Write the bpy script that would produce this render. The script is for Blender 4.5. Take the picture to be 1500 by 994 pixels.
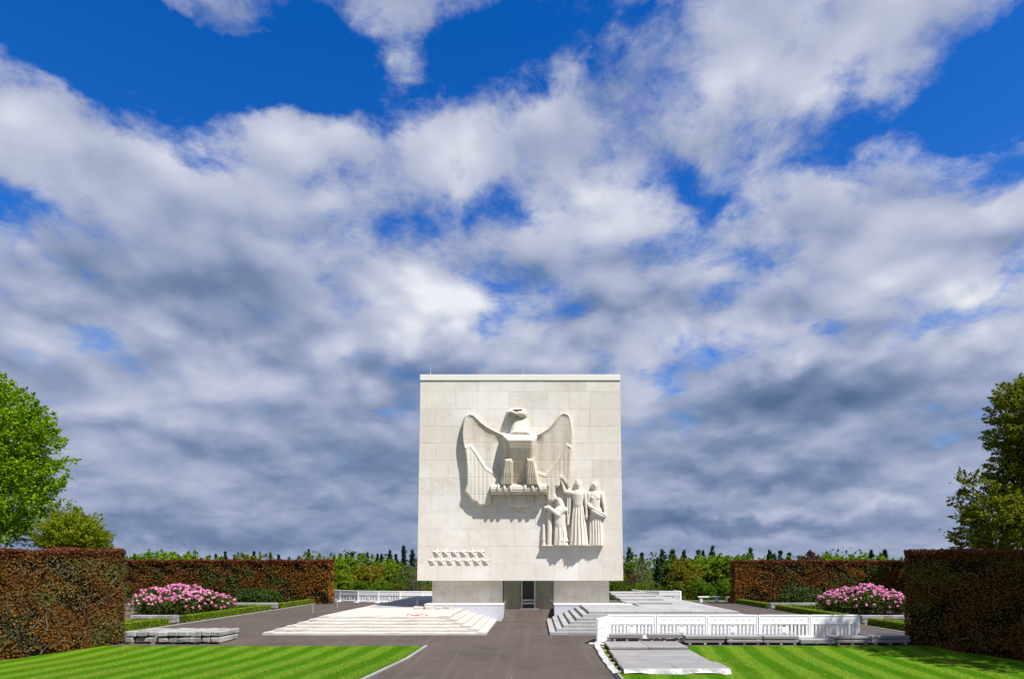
import bpy, bmesh, math, random
import numpy as np
from mathutils import Vector

for _o in list(bpy.data.objects):
    bpy.data.objects.remove(_o)
SC = bpy.context.scene
COL = SC.collection
random.seed(7)
RNG = np.random.default_rng(11)

# ------------------------------------------------------------------ camera
F, CX, HY, H = 950.0, 785.0, 835.0, 3.0          # focal length in photo pixels, vanishing point, eye height
cam_d = bpy.data.cameras.new("camera")
cam = bpy.data.objects.new("camera", cam_d)
COL.objects.link(cam)
cam.location = (0, 0, H)
cam.rotation_euler = (math.radians(90), 0, 0)
cam_d.sensor_width = 36.0
cam_d.lens = 36.0 * F / 1500.0
cam_d.shift_x = (750.0 - CX) / 1500.0
cam_d.shift_y = (HY - 497.0) / 1500.0
cam_d.clip_start = 0.1
cam_d.clip_end = 20000
SC.camera = cam

EXPO = 0.75
SC.view_settings.view_transform = 'Standard'
SC.view_settings.look = 'None'
SC.view_settings.exposure = EXPO
SC.view_settings.gamma = 1.0
SC.view_settings.use_curve_mapping = False

# ------------------------------------------------------------------ sun
SUN_D = Vector((-0.47, 0.42, -1.0)).normalized()      # the way the light travels
sun_l = bpy.data.lights.new("sun", 'SUN')
sun_l.energy = 5.0
sun_l.angle = math.radians(0.53)
sun_l.color = (1.0, 0.965, 0.915)
sun = bpy.data.objects.new("sun", sun_l)
sun.rotation_euler = SUN_D.to_track_quat('-Z', 'Y').to_euler()
sun.location = (20, -20, 40)
COL.objects.link(sun)
SUN_EL = math.asin(-SUN_D.z)
SUN_ROT = math.atan2(-SUN_D.x, -SUN_D.y)


# ------------------------------------------------------------------ tiny node language
class S:
    """a socket with arithmetic"""
    def __init__(s, nt, sock):
        s.nt, s.k = nt, sock

    def _m(s, op, *o, clamp=False):
        n = s.nt.nodes.new('ShaderNodeMath')
        n.operation = op
        n.use_clamp = clamp
        for i, v in enumerate((s,) + o):
            if isinstance(v, S):
                s.nt.links.new(v.k, n.inputs[i])
            else:
                n.inputs[i].default_value = v
        return S(s.nt, n.outputs[0])

    def __add__(s, o): return s._m('ADD', o)
    __radd__ = __add__
    def __sub__(s, o): return s._m('SUBTRACT', o)
    def __rsub__(s, o): return (s * -1.0) + o
    def __mul__(s, o): return s._m('MULTIPLY', o)
    __rmul__ = __mul__
    def __truediv__(s, o): return s._m('DIVIDE', o)
    def max(s, o): return s._m('MAXIMUM', o)
    def min(s, o): return s._m('MINIMUM', o)
    def pow(s, o): return s._m('POWER', o)
    def sin(s): return s._m('SINE')
    def exp(s): return s._m('EXPONENT')
    def clamp(s): return s._m('ADD', 0.0, clamp=True)
    def gt(s, o): return s._m('GREATER_THAN', o)

    def smooth(s, a, b):
        n = s.nt.nodes.new('ShaderNodeMapRange')
        n.interpolation_type = 'SMOOTHSTEP'
        s.nt.links.new(s.k, n.inputs[0])
        n.inputs[1].default_value = a
        n.inputs[2].default_value = b
        return S(s.nt, n.outputs[0])


def new(nt, t, **kw):
    n = nt.nodes.new(t)
    for k, v in kw.items():
        setattr(n, k, v)
    return n


def setin(nt, sock, v):
    if isinstance(v, S):
        nt.links.new(v.k, sock)
    elif isinstance(v, (tuple, list)) and len(v) == 3 and sock.type == 'RGBA':
        sock.default_value = (*v, 1)
    else:
        sock.default_value = v


def mixc(nt, f, a, b, mode='MIX'):
    n = new(nt, 'ShaderNodeMix', data_type='RGBA', blend_type=mode)
    setin(nt, n.inputs[0], f)
    setin(nt, n.inputs[6], a)
    setin(nt, n.inputs[7], b)
    return S(nt, n.outputs[2])


def noise(nt, vec, scale, detail=4, rough=0.55, out=0, dist=0.0):
    n = new(nt, 'ShaderNodeTexNoise')
    setin(nt, n.inputs['Vector'], vec)
    n.inputs['Scale'].default_value = scale
    n.inputs['Detail'].default_value = detail
    n.inputs['Roughness'].default_value = rough
    n.inputs['Distortion'].default_value = dist
    return S(nt, n.outputs[out])


def vmath(nt, op, a, b=None, scale=None):
    n = new(nt, 'ShaderNodeVectorMath', operation=op)
    setin(nt, n.inputs[0], a)
    if b is not None:
        setin(nt, n.inputs[1], b)
    if scale is not None:
        setin(nt, n.inputs['Scale'], scale)
    return S(nt, n.outputs['Value'] if op == 'DOT_PRODUCT' else n.outputs['Vector'])


def pix_dir(px, py):
    return Vector(((px - CX) / F, 1.0, (HY - py) / F)).normalized()


# ------------------------------------------------------------------ sky
def build_world():
    w = bpy.data.worlds.new("World")
    SC.world = w
    w.use_nodes = True
    nt = w.node_tree
    nt.nodes.clear()
    tc = new(nt, 'ShaderNodeTexCoord')
    n = S(nt, tc.outputs['Generated'])
    sp = new(nt, 'ShaderNodeSeparateXYZ')
    nt.links.new(n.k, sp.inputs[0])
    x, y, z = (S(nt, sp.outputs[i]) for i in range(3))
    zc = z.max(0.0)
    den = zc + 0.30
    cb = new(nt, 'ShaderNodeCombineXYZ')
    nt.links.new((x / den).k, cb.inputs[0])
    nt.links.new((y / den).k, cb.inputs[1])
    q = S(nt, cb.outputs[0])
    wn = noise(nt, q, 3.2, 4, 0.5, out=1)
    w1 = vmath(nt, 'SCALE', vmath(nt, 'SUBTRACT', wn, (0.5, 0.5, 0.5)), scale=0.13)
    qw = vmath(nt, 'ADD', q, w1)

    def billow(v, scale, det):
        n_ = new(nt, 'ShaderNodeTexVoronoi', feature='SMOOTH_F1', voronoi_dimensions='2D', normalize=True)
        setin(nt, n_.inputs['Vector'], v)
        n_.inputs['Scale'].default_value = scale
        n_.inputs['Detail'].default_value = det
        n_.inputs['Roughness'].default_value = 0.55
        n_.inputs['Lacunarity'].default_value = 2.1
        n_.inputs['Smoothness'].default_value = 0.55
        return 1.0 - S(nt, n_.outputs['Distance'])
    d_big = noise(nt, qw, 2.0, 2, 0.45)
    d_mid = billow(qw, 3.4, 2)
    d_fin = noise(nt, qw, 9.0, 8, 0.62)
    d0 = d_big * 0.30 + (d_mid - 0.22) * 0.34 + d_fin * 0.36
    q2 = vmath(nt, 'MULTIPLY', qw, (0.945, 0.945, 1.0))
    d1 = noise(nt, q2, 2.0, 2, 0.45) * 0.45 + billow(q2, 3.4, 2) * 0.55
    # ragged directions, so the lobes below get natural outlines
    nw = noise(nt, n, 5.5, 7, 0.58, out=1)
    n_r = vmath(nt, 'ADD', n, vmath(nt, 'SCALE', vmath(nt, 'SUBTRACT', nw, (0.5, 0.5, 0.5)), scale=0.17))
    # direction-space lobes: (px, py, rx, ry, weight) -> more / less cloud, lighter / darker cloud

    def lobes(lst):
        tot = None
        for (px, py, rx, ry, wt) in lst:
            c = pix_dir(px, py)
            r = Vector((c.y, -c.x, 0)).normalized()
            u = r.cross(c)
            sc = c.y          # pixels to unit-sphere size
            a = vmath(nt, 'DOT_PRODUCT', n_r, tuple(r / (rx / F * sc)))
            b = vmath(nt, 'DOT_PRODUCT', n_r, tuple(u / (ry / F * sc)))
            k = vmath(nt, 'DOT_PRODUCT', n, tuple(c)).gt(0.0)
            g = ((a * a + b * b) * -0.7).exp() * k * wt
            tot = g if tot is None else tot + g
        return tot
    gaps = lobes([
        (60, 40, 130, 55, -.70), (190, 95, 110, 55, -.60), (300, 95, 80, 50, -.60), (420, 80, 90, 45, -.75), (470, 20, 60, 25, -.5), (150, 20, 90, 40, -.5),
        (640, 120, 90, 42, -.85), (740, 75, 90, 42, -.75), (800, 25, 80, 35, -.65), (560, 150, 40, 24, -.3), (930, 25, 50, 34, -.45),
        (0, 290, 46, 28, -.75), (290, 225, 60, 24, -.65), (685, 305, 46, 32, -.55), (775, 322, 34, 20, -.35),
        (1005, 285, 46, 38, -.62), (1055, 318, 28, 26, -.40), (1215, 222, 56, 28, -.75), (1300, 155, 60, 30, -.65), (1235, 130, 40, 30, -.4),
        (1455, 150, 50, 60, -.75), (1480, 60, 30, 50, -.45), (1400, 170, 40, 24, -.35), (1170, 28, 22, 28, -.45), (1310, 5, 34, 16, -.45),
        (1492, 388, 30, 20, -.55), (1462, 270, 40, 20, -.3), (1185, 470, 40, 12, -.40), (1075, 440, 30, 12, -.25), (470, 385, 30, 12, -.2), (1300, 600, 60, 16, -.1),
        (330, 58, 110, 44, -.75), (450, 62, 60, 44, -.50), (250, 26, 40, 26, -.3), (1010, 205, 50, 40, .45), (590, 25, 50, 60, .30), (350, 6, 100, 9, .35), (400, 30, 40, 12, .2), (185, 45, 16, 26, .25), (160, 110, 26, 14, .30), (65, 130, 30, 18, .3), (600, 30, 55, 60, .45),
        (1080, 90, 90, 60, .35), (1390, 60, 80, 40, .35), (640, 240, 170, 60, .35), (250, 340, 300, 110, .35), (1310, 260, 110, 60, .35), (100, 205, 110, 40, .45),
        (390, 160, 120, 40, .45), (860, 160, 90, 60, .3), (880, 330, 80, 40, .25), (1240, 40, 60, 30, .2)])
    tone = lobes([
        (240, 480, 150, 34, -.62), (330, 455, 120, 40, -.30), (80, 330, 120, 60, -.10), (585, 565, 80, 40, -.62), (700, 540, 110, 26, -.35), (860, 480, 80, 30, -.45), (960, 440, 90, 30, -.25),
        (1030, 580, 120, 34, -.45), (1260, 545, 150, 34, -.55), (1350, 590, 120, 30, -.30), (1180, 590, 100, 30, -.3), (760, 420, 70, 50, -.25),
        (240, 782, 260, 20, -.50), (560, 700, 130, 50, -.35), (480, 745, 160, 20, -.2), (1000, 690, 200, 18, -.35), (1120, 765, 240, 14, -.38), (1000, 640, 80, 20, -.35),
        (970, 770, 110, 22, -.40), (330, 650, 180, 16, -.28), (140, 560, 120, 24, -.18), (420, 420, 110, 40, -.28), (1130, 440, 90, 26, -.22), (480, 610, 90, 22, -.25), (1180, 690, 120, 14, -.3), (1350, 660, 120, 16, -.2),
        (700, 60, 60, 60, -.1), (1000, 230, 60, 60, -.12), (380, 310, 90, 40, -.10),
        (600, 200, 150, 36, .38), (680, 250, 90, 50, .30), (690, 450, 110, 34, .50), (580, 480, 56, 40, .40), (1395, 432, 64, 30, .55), (1440, 460, 50, 30, .3),
        (492, 550, 22, 44, .55), (1070, 100, 80, 50, .32), (1000, 120, 60, 60, .2), (1290, 235, 100, 32, .30), (90, 190, 80, 30, .30), (240, 130, 70, 30, .15), (1420, 40, 70, 24, .2),
        (950, 505, 110, 18, .35), (1130, 528, 56, 20, .48), (1080, 500, 60, 20, .2), (560, 728, 150, 12, .22), (1130, 742, 60, 8, .45), (1290, 732, 44, 8, .40), (930, 570, 40, 50, .3),
        (640, 398, 50, 20, .4), (240, 610, 80, 26, .22), (940, 620, 50, 40, .15), (1480, 500, 60, 22, .30), (280, 720, 170, 14, .15), (380, 560, 80, 20, .18), (1100, 300, 40, 20, .25), (880, 330, 60, 30, .2),
        (60, 470, 80, 40, .12), (310, 590, 60, 20, .12), (960, 790, 260, 8, .2), (300, 812, 260, 8, .15), (1410, 575, 40, 14, .3)])
    wisp = noise(nt, qw, 4.0, 9, 0.66)
    cov = (d0 - 0.5) * 2.2 + (wisp - 0.5) * 2.2 + 0.30 + gaps * 0.78 + (1.0 - zc.smooth(0.10, 0.52)) * 0.36 + (1.0 - zc.smooth(0.0, 0.28)) * 0.5
    alpha = cov.smooth(-0.18, 0.50)
    soft = d_big * 0.45 + d_mid * 0.55
    light = ((soft - d1) * (zc.smooth(0.0, 0.42) * 1.3 + 0.45) + (d_mid - 0.72) * (zc.smooth(0.0, 0.4) * 0.5 + 0.12) + 0.445 + tone * 0.52 + (d_fin - 0.5) * 0.30 + zc.smooth(0.04, 0.36) * 0.14)
    sky = new(nt, 'ShaderNodeTexSky', sky_type='NISHITA')
    sky.sun_disc = False
    sky.sun_elevation = SUN_EL
    sky.sun_rotation = SUN_ROT
    sky.altitude = 250
    sky.air_density = 1.0
    sky.dust_density = 0.4
    sky.ozone_density = 3.0
    # deep, polarised blue
    hs = new(nt, 'ShaderNodeHueSaturation')
    hs.inputs['Saturation'].default_value = 1.42
    hs.inputs['Hue'].default_value = 0.516
    hs.inputs['Value'].default_value = 1.0
    nt.links.new(sky.outputs[0], hs.inputs['Color'])
    k = 10.0 * 2 ** (-EXPO)      # background strength is 0.1
    ramp = new(nt, 'ShaderNodeValToRGB')
    nt.links.new(light.clamp().k, ramp.inputs[0])
    cr = ramp.color_ramp
    stops = [(0.0, (.095, .155, .285)), (0.25, (.19, .26, .42)), (0.5, (.365, .42, .585)), (0.75, (.55, .59, .72)), (1.0, (.84, .86, .92))]
    cr.elements[0].position = 0.0
    cr.elements[1].position = 1.0
    for p_, c_ in stops[1:-1]:
        cr.elements.new(p_)
    for e, (p_, c_) in zip(cr.elements, stops):
        e.color = (*c_, 1)
    cl = vmath(nt, 'SCALE', S(nt, ramp.outputs[0]), scale=k)
    col = mixc(nt, alpha, S(nt, hs.outputs[0]), cl)
    bg = new(nt, 'ShaderNodeBackground')
    bg.inputs['Strength'].default_value = 0.10
    nt.links.new(col.k, bg.inputs['Color'])
    out = new(nt, 'ShaderNodeOutputWorld')
    nt.links.new(bg.outputs[0], out.inputs['Surface'])
    w.cycles.sampling_method = 'MANUAL'
    w.cycles.sample_map_resolution = 512


build_world()


# ------------------------------------------------------------------ materials
def base_mat(name):
    m = bpy.data.materials.new(name)
    m.use_nodes = True
    nt = m.node_tree
    b = nt.nodes['Principled BSDF']
    return m, nt, b


def surf(name, col, rough=0.8, blot=(), rand=0.0, bump=None, spec=0.3, metal=0.0, stretch=None, extra=None):
    """blot: (scale, detail, lo, hi, colour, amount) patches of another colour; rand: brightness change per object"""
    m, nt, b = base_mat(name)
    g = new(nt, 'ShaderNodeNewGeometry')
    pos = S(nt, g.outputs['Position'])
    if stretch:
        pos = vmath(nt, 'MULTIPLY', pos, stretch)
    rnd = S(nt, new(nt, 'ShaderNodeObjectInfo').outputs['Random'])
    c = col
    for i, (sc, det, lo, hi, bc, am) in enumerate(blot):
        p2 = vmath(nt, 'ADD', pos, (7.3 * i, 3.1 * i, 1.7 * i))
        f = noise(nt, p2, sc, det, 0.6).smooth(lo, hi) * am
        c = mixc(nt, f, c, bc)
    if rand:
        v = (rnd - 0.5) * (2 * rand) + 1.0
        cb = new(nt, 'ShaderNodeCombineXYZ')
        for i in range(3):
            nt.links.new(v.k, cb.inputs[i])
        c = mixc(nt, 1.0, c, S(nt, cb.outputs[0]), 'MULTIPLY')
    if extra:
        c = extra(nt, pos, rnd, c)
    setin(nt, b.inputs['Base Color'], c)
    b.inputs['Roughness'].default_value = rough
    b.inputs['Metallic'].default_value = metal
    b.inputs['Specular IOR Level'].default_value = spec
    if bump:
        sc, strength, dist = bump
        bn = new(nt, 'ShaderNodeBump')
        bn.inputs['Strength'].default_value = strength
        bn.inputs['Distance'].default_value = dist
        nt.links.new(noise(nt, pos, sc, 6, 0.65).k, bn.inputs['Height'])
        nt.links.new(bn.outputs[0], b.inputs['Normal'])
    return m


def leafmat(name, stops, trans=0.25, patch=None, rough=0.65, obj_rand=0.0, spec=0.12):
    """colour per leaf from a ramp; patch = (scale, lo, hi, stops2) a second ramp in patches"""
    m, nt, b = base_mat(name)
    g = new(nt, 'ShaderNodeNewGeometry')
    r = S(nt, g.outputs['Random Per Island'])

    def ramp(st):
        n = new(nt, 'ShaderNodeValToRGB')
        nt.links.new(r.k, n.inputs[0])
        e = n.color_ramp.elements
        while len(e) < len(st):
            e.new(0.5)
        for i, c_ in enumerate(st):
            e[i].position = i / (len(st) - 1)
            e[i].color = (*c_, 1)
        return S(nt, n.outputs[0])
    c = ramp(stops)
    if patch:
        sc, lo, hi, st2 = patch
        f = noise(nt, S(nt, g.outputs['Position']), sc, 3, 0.55).smooth(lo, hi)
        c = mixc(nt, f, c, ramp(st2))
    if obj_rand:
        rnd = S(nt, new(nt, 'ShaderNodeObjectInfo').outputs['Random'])
        hs = new(nt, 'ShaderNodeHueSaturation')
        nt.links.new(((rnd - 0.5) * (0.10 * obj_rand) + 0.5).k, hs.inputs['Hue'])
        nt.links.new(((rnd * 7.31)._m('FRACT') * (0.9 * obj_rand) + (1 - 0.4 * obj_rand)).k, hs.inputs['Value'])
        nt.links.new(c.k, hs.inputs['Color'])
        c = S(nt, hs.outputs[0])
    setin(nt, b.inputs['Base Color'], c)
    b.inputs['Roughness'].default_value = rough
    b.inputs['Specular IOR Level'].default_value = spec
    if trans:
        t = new(nt, 'ShaderNodeBsdfTranslucent')
        nt.links.new(c.k, t.inputs['Color'])
        mx = new(nt, 'ShaderNodeMixShader')
        mx.inputs[0].default_value = trans
        nt.links.new(b.outputs[0], mx.inputs[1])
        nt.links.new(t.outputs[0], mx.inputs[2])
        nt.links.new(mx.outputs[0], nt.nodes['Material Output'].inputs['Surface'])
    return m


M = {}
def slab_stain(nt, pos, rnd, c):
    # a few slabs are of browner, pitted stone
    pick = (rnd * 13.7)._m('FRACT').gt(0.84)
    pit = noise(nt, pos, 7.0, 5, 0.7).smooth(.40, .66)
    c = mixc(nt, pick * (pit * 0.50 + 0.10), c, (.45, .40, .345))
    run = noise(nt, vmath(nt, 'MULTIPLY', pos, (2.6, 1.0, .16)), 1.0, 6, 0.65).smooth(.50, .72)
    return mixc(nt, run * 0.30, c, (.47, .42, .355))


M['facade'] = surf('facade_limestone', (.600, .552, .492), 0.75,
                   [(0.9, 4, .48, .72, (.54, .48, .41), .7), (3.2, 6, .54, .72, (.47, .41, .34), .40), (0.35, 3, .50, .70, (.68, .67, .65), .6)],
                   rand=.045, bump=(14, .25, .01), extra=slab_stain)
M['cavity'] = surf('facade_mortar', (.50, .46, .40), 0.9)
M['relief'] = surf('carved_limestone', (.585, .54, .475), 0.75,
                   [(0.55, 3, .44, .62, (.47, .405, .32), .8), (4.0, 5, .50, .75, (.62, .57, .50), .5)], bump=(22, .2, .008))
M['relief_brown'] = surf('carved_brown', (.475, .41, .325), 0.78,
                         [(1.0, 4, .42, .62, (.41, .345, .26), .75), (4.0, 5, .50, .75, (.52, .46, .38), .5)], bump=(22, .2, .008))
M['figure'] = surf('figure_limestone', (.60, .55, .475), 0.75,
                   [(1.5, 4, .50, .75, (.52, .44, .34), .5)], bump=(24, .2, .006))
M['coping'] = surf('coping_stone', (.66, .64, .60), 0.7, [(1.2, 4, .5, .7, (.66, .62, .55), .5)])
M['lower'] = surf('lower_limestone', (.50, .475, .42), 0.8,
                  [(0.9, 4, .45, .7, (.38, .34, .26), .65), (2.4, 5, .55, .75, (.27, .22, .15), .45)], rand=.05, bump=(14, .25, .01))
M['plinth'] = surf('plinth_granite', (.47, .475, .52), 0.6, [(1.2, 4, .45, .7, (.42, .42, .45), .6)], bump=(40, .1, .004))
M['granite'] = surf('granite_step', (.285, .280, .278), 0.65, [(2.2, 5, .45, .7, (.23, .225, .22), .7), (30, 3, .5, .7, (.33, .325, .32), .5)], rand=.10, bump=(40, .15, .004))
M['mortar'] = surf('bare_step_mortar', (.43, .402, .355), 0.9,
                   [(1.1, 6, .48, .68, (.34, .31, .265), .7), (5.0, 6, .56, .72, (.27, .23, .17), .6), (2.2, 4, .5, .7, (.47, .46, .44), .6)],
                   bump=(11, .6, .03), stretch=(0.7, 1.0, 1.2))
M['slate'] = surf('bare_terrace', (.26, .26, .265), 0.8, [(0.9, 5, .45, .65, (.19, .19, .195), .7)], bump=(12, .3, .02))
def tar_marks(nt, pos, rnd, c):
    # roller and tyre streaks along the path, a lighter worn band, pale crumbs
    st = noise(nt, vmath(nt, 'MULTIPLY', pos, (3.2, .10, 1)), 1.0, 5, 0.6).smooth(.50, .66)
    c = mixc(nt, st * .45, c, (.098, .080, .068))
    dk = noise(nt, vmath(nt, 'MULTIPLY', vmath(nt, 'ADD', pos, (9, 4, 0)), (.5, .9, 1)), .8, 6, 0.65).smooth(.56, .66)
    c = mixc(nt, dk * .5, c, (.044, .035, .030))
    ag = noise(nt, pos, 38, 2, 0.5).smooth(.60, .70)
    return mixc(nt, ag * .5, c, (.17, .15, .135))


M['asphalt'] = surf('asphalt', (.073, .0575, .048), 0.9,
                    [(0.30, 5, .42, .68, (.056, .044, .037), .8), (1.6, 6, .56, .72, (.100, .082, .070), .6)],
                    bump=(70, .5, .008), spec=.15, extra=tar_marks)
M['kerb'] = surf('kerb_concrete', (.24, .235, .225), 0.85, [(3, 5, .45, .7, (.17, .165, .155), .7)], rand=.08, bump=(40, .2, .005))
M['drain'] = surf('drain_channel', (.018, .018, .018), 0.6)
M['bronze'] = surf('door_bronze', (.33, .285, .21), 0.20, [(2.6, 5, .45, .7, (.22, .18, .12), .7)], metal=1.0, stretch=(1, 1, .4), bump=(3, .12, .02))
M['steel'] = surf('door_frame_steel', (.50, .50, .50), 0.35, metal=.9)
M['glass'] = surf('door_glass', (.030, .022, .020), 0.08, spec=.5)
M['wood'] = surf('batten_wood', (.36, .25, .15), 0.85, [(6, 4, .45, .7, (.25, .17, .10), .7)], rand=.2)
M['plastic'] = surf('barrier_plastic', (.80, .80, .80), 0.45, [(1.8, 5, .52, .75, (.68, .67, .64), .5)])
M['rubber'] = surf('rubber_foot', (.05, .05, .05), 0.9)
M['greyplastic'] = surf('barrier_foot_plastic', (.62, .61, .60), 0.6, [(6, 4, .5, .7, (.40, .37, .34), .6)])
M['slab'] = surf('paving_slab', (.215, .205, .20), 0.42, [(1.3, 5, .42, .68, (.17, .16, .155), .7), (7, 4, .52, .7, (.26, .25, .245), .5)], rand=.08, bump=(20, .08, .01), spec=.4)
M['wrap'] = surf('plastic_wrap', (.42, .42, .415), 0.30, [(3, 5, .45, .65, (.26, .26, .25), .7)], bump=(5, .8, .05), spec=.5)
M['oldstone'] = surf('weathered_block', (.25, .245, .23), 0.85, [(2.2, 6, .45, .68, (.10, .095, .085), .8), (9, 5, .5, .72, (.34, .335, .32), .5)], rand=.16, bump=(16, .5, .02))
M['bark'] = surf('bark', (.085, .065, .047), 0.9, [(5, 4, .45, .7, (.05, .04, .03), .8)], bump=(12, .8, .04))
M['twig'] = surf('hedge_twig', (.175, .150, .085), 0.85, [(3, 4, .42, .62, (.085, .075, .035), .85)])
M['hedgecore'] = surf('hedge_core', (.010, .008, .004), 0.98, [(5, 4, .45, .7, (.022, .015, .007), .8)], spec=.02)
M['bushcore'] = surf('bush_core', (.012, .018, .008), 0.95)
M['soil'] = surf('garden_soil', (.10, .068, .045), 0.95, [(2.5, 5, .45, .65, (.065, .045, .03), .8)], bump=(12, .9, .05))
M['field'] = surf('field_grass', (.050, .095, .016), 0.9, [(0.6, 5, .45, .65, (.035, .065, .014), .8)], bump=(10, .6, .05))
M['rod'] = surf('rod_metal', (.62, .62, .62), 0.4, metal=.6)
M['tape'] = surf('warning_tape', (.40, .04, .05), 0.5, [(7, 2, .52, .56, (.75, .72, .7), 1.0)])


def lawn_stripes(nt, pos, rnd, c):
    sp = new(nt, 'ShaderNodeSeparateXYZ')
    nt.links.new(pos.k, sp.inputs[0])
    x, y = S(nt, sp.outputs[0]), S(nt, sp.outputs[1])
    wob = (noise(nt, pos, 0.6, 2, 0.5) - 0.5) * 0.12
    u = (x - y * 0.115 + wob) * (2 * math.pi / 1.08)
    s = (u.sin() * 2.1 + (noise(nt, pos, 14, 3, 0.6) - 0.5) * 1.8 + (noise(nt, pos, 0.9, 3, 0.6) - 0.5) * 2.2).smooth(-1.3, 1.3)
    c2 = mixc(nt, s, (.046, .135, .0012), (.112, .205, .012))
    f = noise(nt, vmath(nt, 'MULTIPLY', pos, (1, .8, 1)), 0.42, 5, 0.6).smooth(.50, .74) * 0.55
    c2 = mixc(nt, f, c2, (.125, .150, .016))
    f2 = noise(nt, pos, 55, 4, 0.7).smooth(.35, .7)
    return mixc(nt, f2 * 0.5, c2, mixc(nt, 1.0, c2, (.55, .62, .4), 'MULTIPLY'))


M['lawn'] = surf('lawn_grass', (.07, .15, .01), 0.95, bump=(45, 1.0, .035), extra=lawn_stripes, spec=.03)
M['blade'] = leafmat('grass_blade', [(.05, .13, .006), (.08, .17, .01), (.12, .20, .02)], .3)

COPPER = [(.055, .019, .007), (.105, .038, .009), (.17, .068, .011), (.21, .105, .012), (.105, .030, .010)]
REDTIP = [(.060, .016, .010), (.11, .024, .014), (.17, .060, .020), (.10, .032, .012), (.20, .09, .02)]
OLIVE = [(.070, .060, .014), (.12, .095, .018), (.10, .105, .016), (.20, .13, .022)]
GREENISH = [(.050, .075, .012), (.085, .105, .016), (.065, .060, .014), (.12, .115, .020)]
M['hedge_leaf'] = leafmat('hedge_leaf', COPPER, .2, (0.8, .45, .60, OLIVE))
M['hedge_leaf_orange'] = leafmat('hedge_leaf_orange', [(.14, .050, .010), (.24, .095, .014), (.30, .14, .02), (.12, .040, .012)], .25)
M['hedge_leaf_far'] = leafmat('hedge_leaf_far', COPPER, .2, (0.55, .46, .60, GREENISH))
M['hedge_top'] = leafmat('hedge_top_leaf', REDTIP, .2)
M['box'] = leafmat('box_leaf', [(.080, .140, .003), (.135, .205, .004), (.19, .26, .006)], .25)
M['rhodo'] = leafmat('rhododendron_leaf', [(.022, .042, .006), (.040, .070, .008), (.065, .095, .010), (.10, .115, .012)], .12, rough=.5)
M['darkbush'] = leafmat('dark_bush_leaf', [(.018, .036, .006), (.032, .058, .008), (.055, .085, .010)], .1, rough=.5)
M['pink'] = leafmat('pink_petal', [(.50, .085, .25), (.64, .17, .37), (.72, .30, .48), (.78, .50, .60)], .25)
M['beech'] = leafmat('beech_leaf', [(.085, .165, .001), (.135, .25, .002), (.19, .32, .003), (.25, .38, .006)], .45)
M['oakleft'] = leafmat('oak_leaf', [(.105, .14, .002), (.16, .205, .003), (.22, .255, .006)], .4)
M['oakright'] = leafmat('oak_leaf_dark', [(.060, .092, .003), (.110, .145, .004), (.165, .195, .006), (.22, .215, .008)], .4)
M['decid'] = leafmat('woodland_leaf', [(.055, .110, .006), (.090, .155, .008), (.13, .20, .012)], .34, obj_rand=.5)
M['lime'] = leafmat('fresh_leaf', [(.085, .165, .005), (.13, .225, .007), (.18, .28, .012)], .38, obj_rand=.3)
M['golden'] = leafmat('golden_leaf', [(.13, .13, .006), (.19, .17, .008), (.24, .20, .012)], .30, obj_rand=.15)
M['copperleaf'] = leafmat('copper_leaf', [(.055, .020, .018), (.085, .030, .022), (.12, .05, .03)], .25)
M['greytwig'] = leafmat('bare_twig', [(.10, .10, .055), (.14, .13, .075), (.08, .09, .04)], .2)
M['farwood'] = leafmat('far_wood_leaf', [(.020, .045, .010), (.035, .070, .012), (.06, .10, .012), (.03, .055, .016)], .2, (.09, .45, .58, [(.05, .10, .008), (.08, .14, .010), (.06, .11, .01)]))
M['conifer'] = leafmat('conifer_needle', [(.010, .024, .014), (.018, .038, .020), (.028, .052, .026)], .08, obj_rand=.4)
M['greenfir'] = leafmat('green_fir_needle', [(.025, .055, .022), (.04, .08, .03), (.055, .10, .035)], .12, obj_rand=.3)
M['yleaf'] = leafmat('fallen_leaf', [(.45, .30, .06), (.38, .20, .06), (.30, .22, .10)], .1)


# ------------------------------------------------------------------ object helpers
def tag(o, label=None, cat=None, group=None, kind=None):
    if label: o['label'] = label
    if cat: o['category'] = cat
    if group: o['group'] = group
    if kind: o['kind'] = kind
    return o


def empty(name, loc=(0, 0, 0), label=None, cat=None, group=None, rz=0.0):
    o = bpy.data.objects.new(name, None)
    o.empty_display_size = 0.2
    o.location = loc
    o.rotation_euler = (0, 0, rz)
    COL.objects.link(o)
    return tag(o, label, cat, group)


def link(name, me, mat, parent=None, loc=None, smooth=False):
    o = bpy.data.objects.new(name, me)
    if mat and not me.materials:
        me.materials.append(mat)
    COL.objects.link(o)
    if parent:
        o.parent = parent
    if loc:
        o.location = loc
    if smooth:
        me.polygons.foreach_set('use_smooth', [True] * len(me.polygons))
    return o


def copy_tree(o, parent=None):
    c = o.copy()
    COL.objects.link(c)
    c.parent = parent
    for ch in list(o.children):
        copy_tree(ch, c)
    return c


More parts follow.
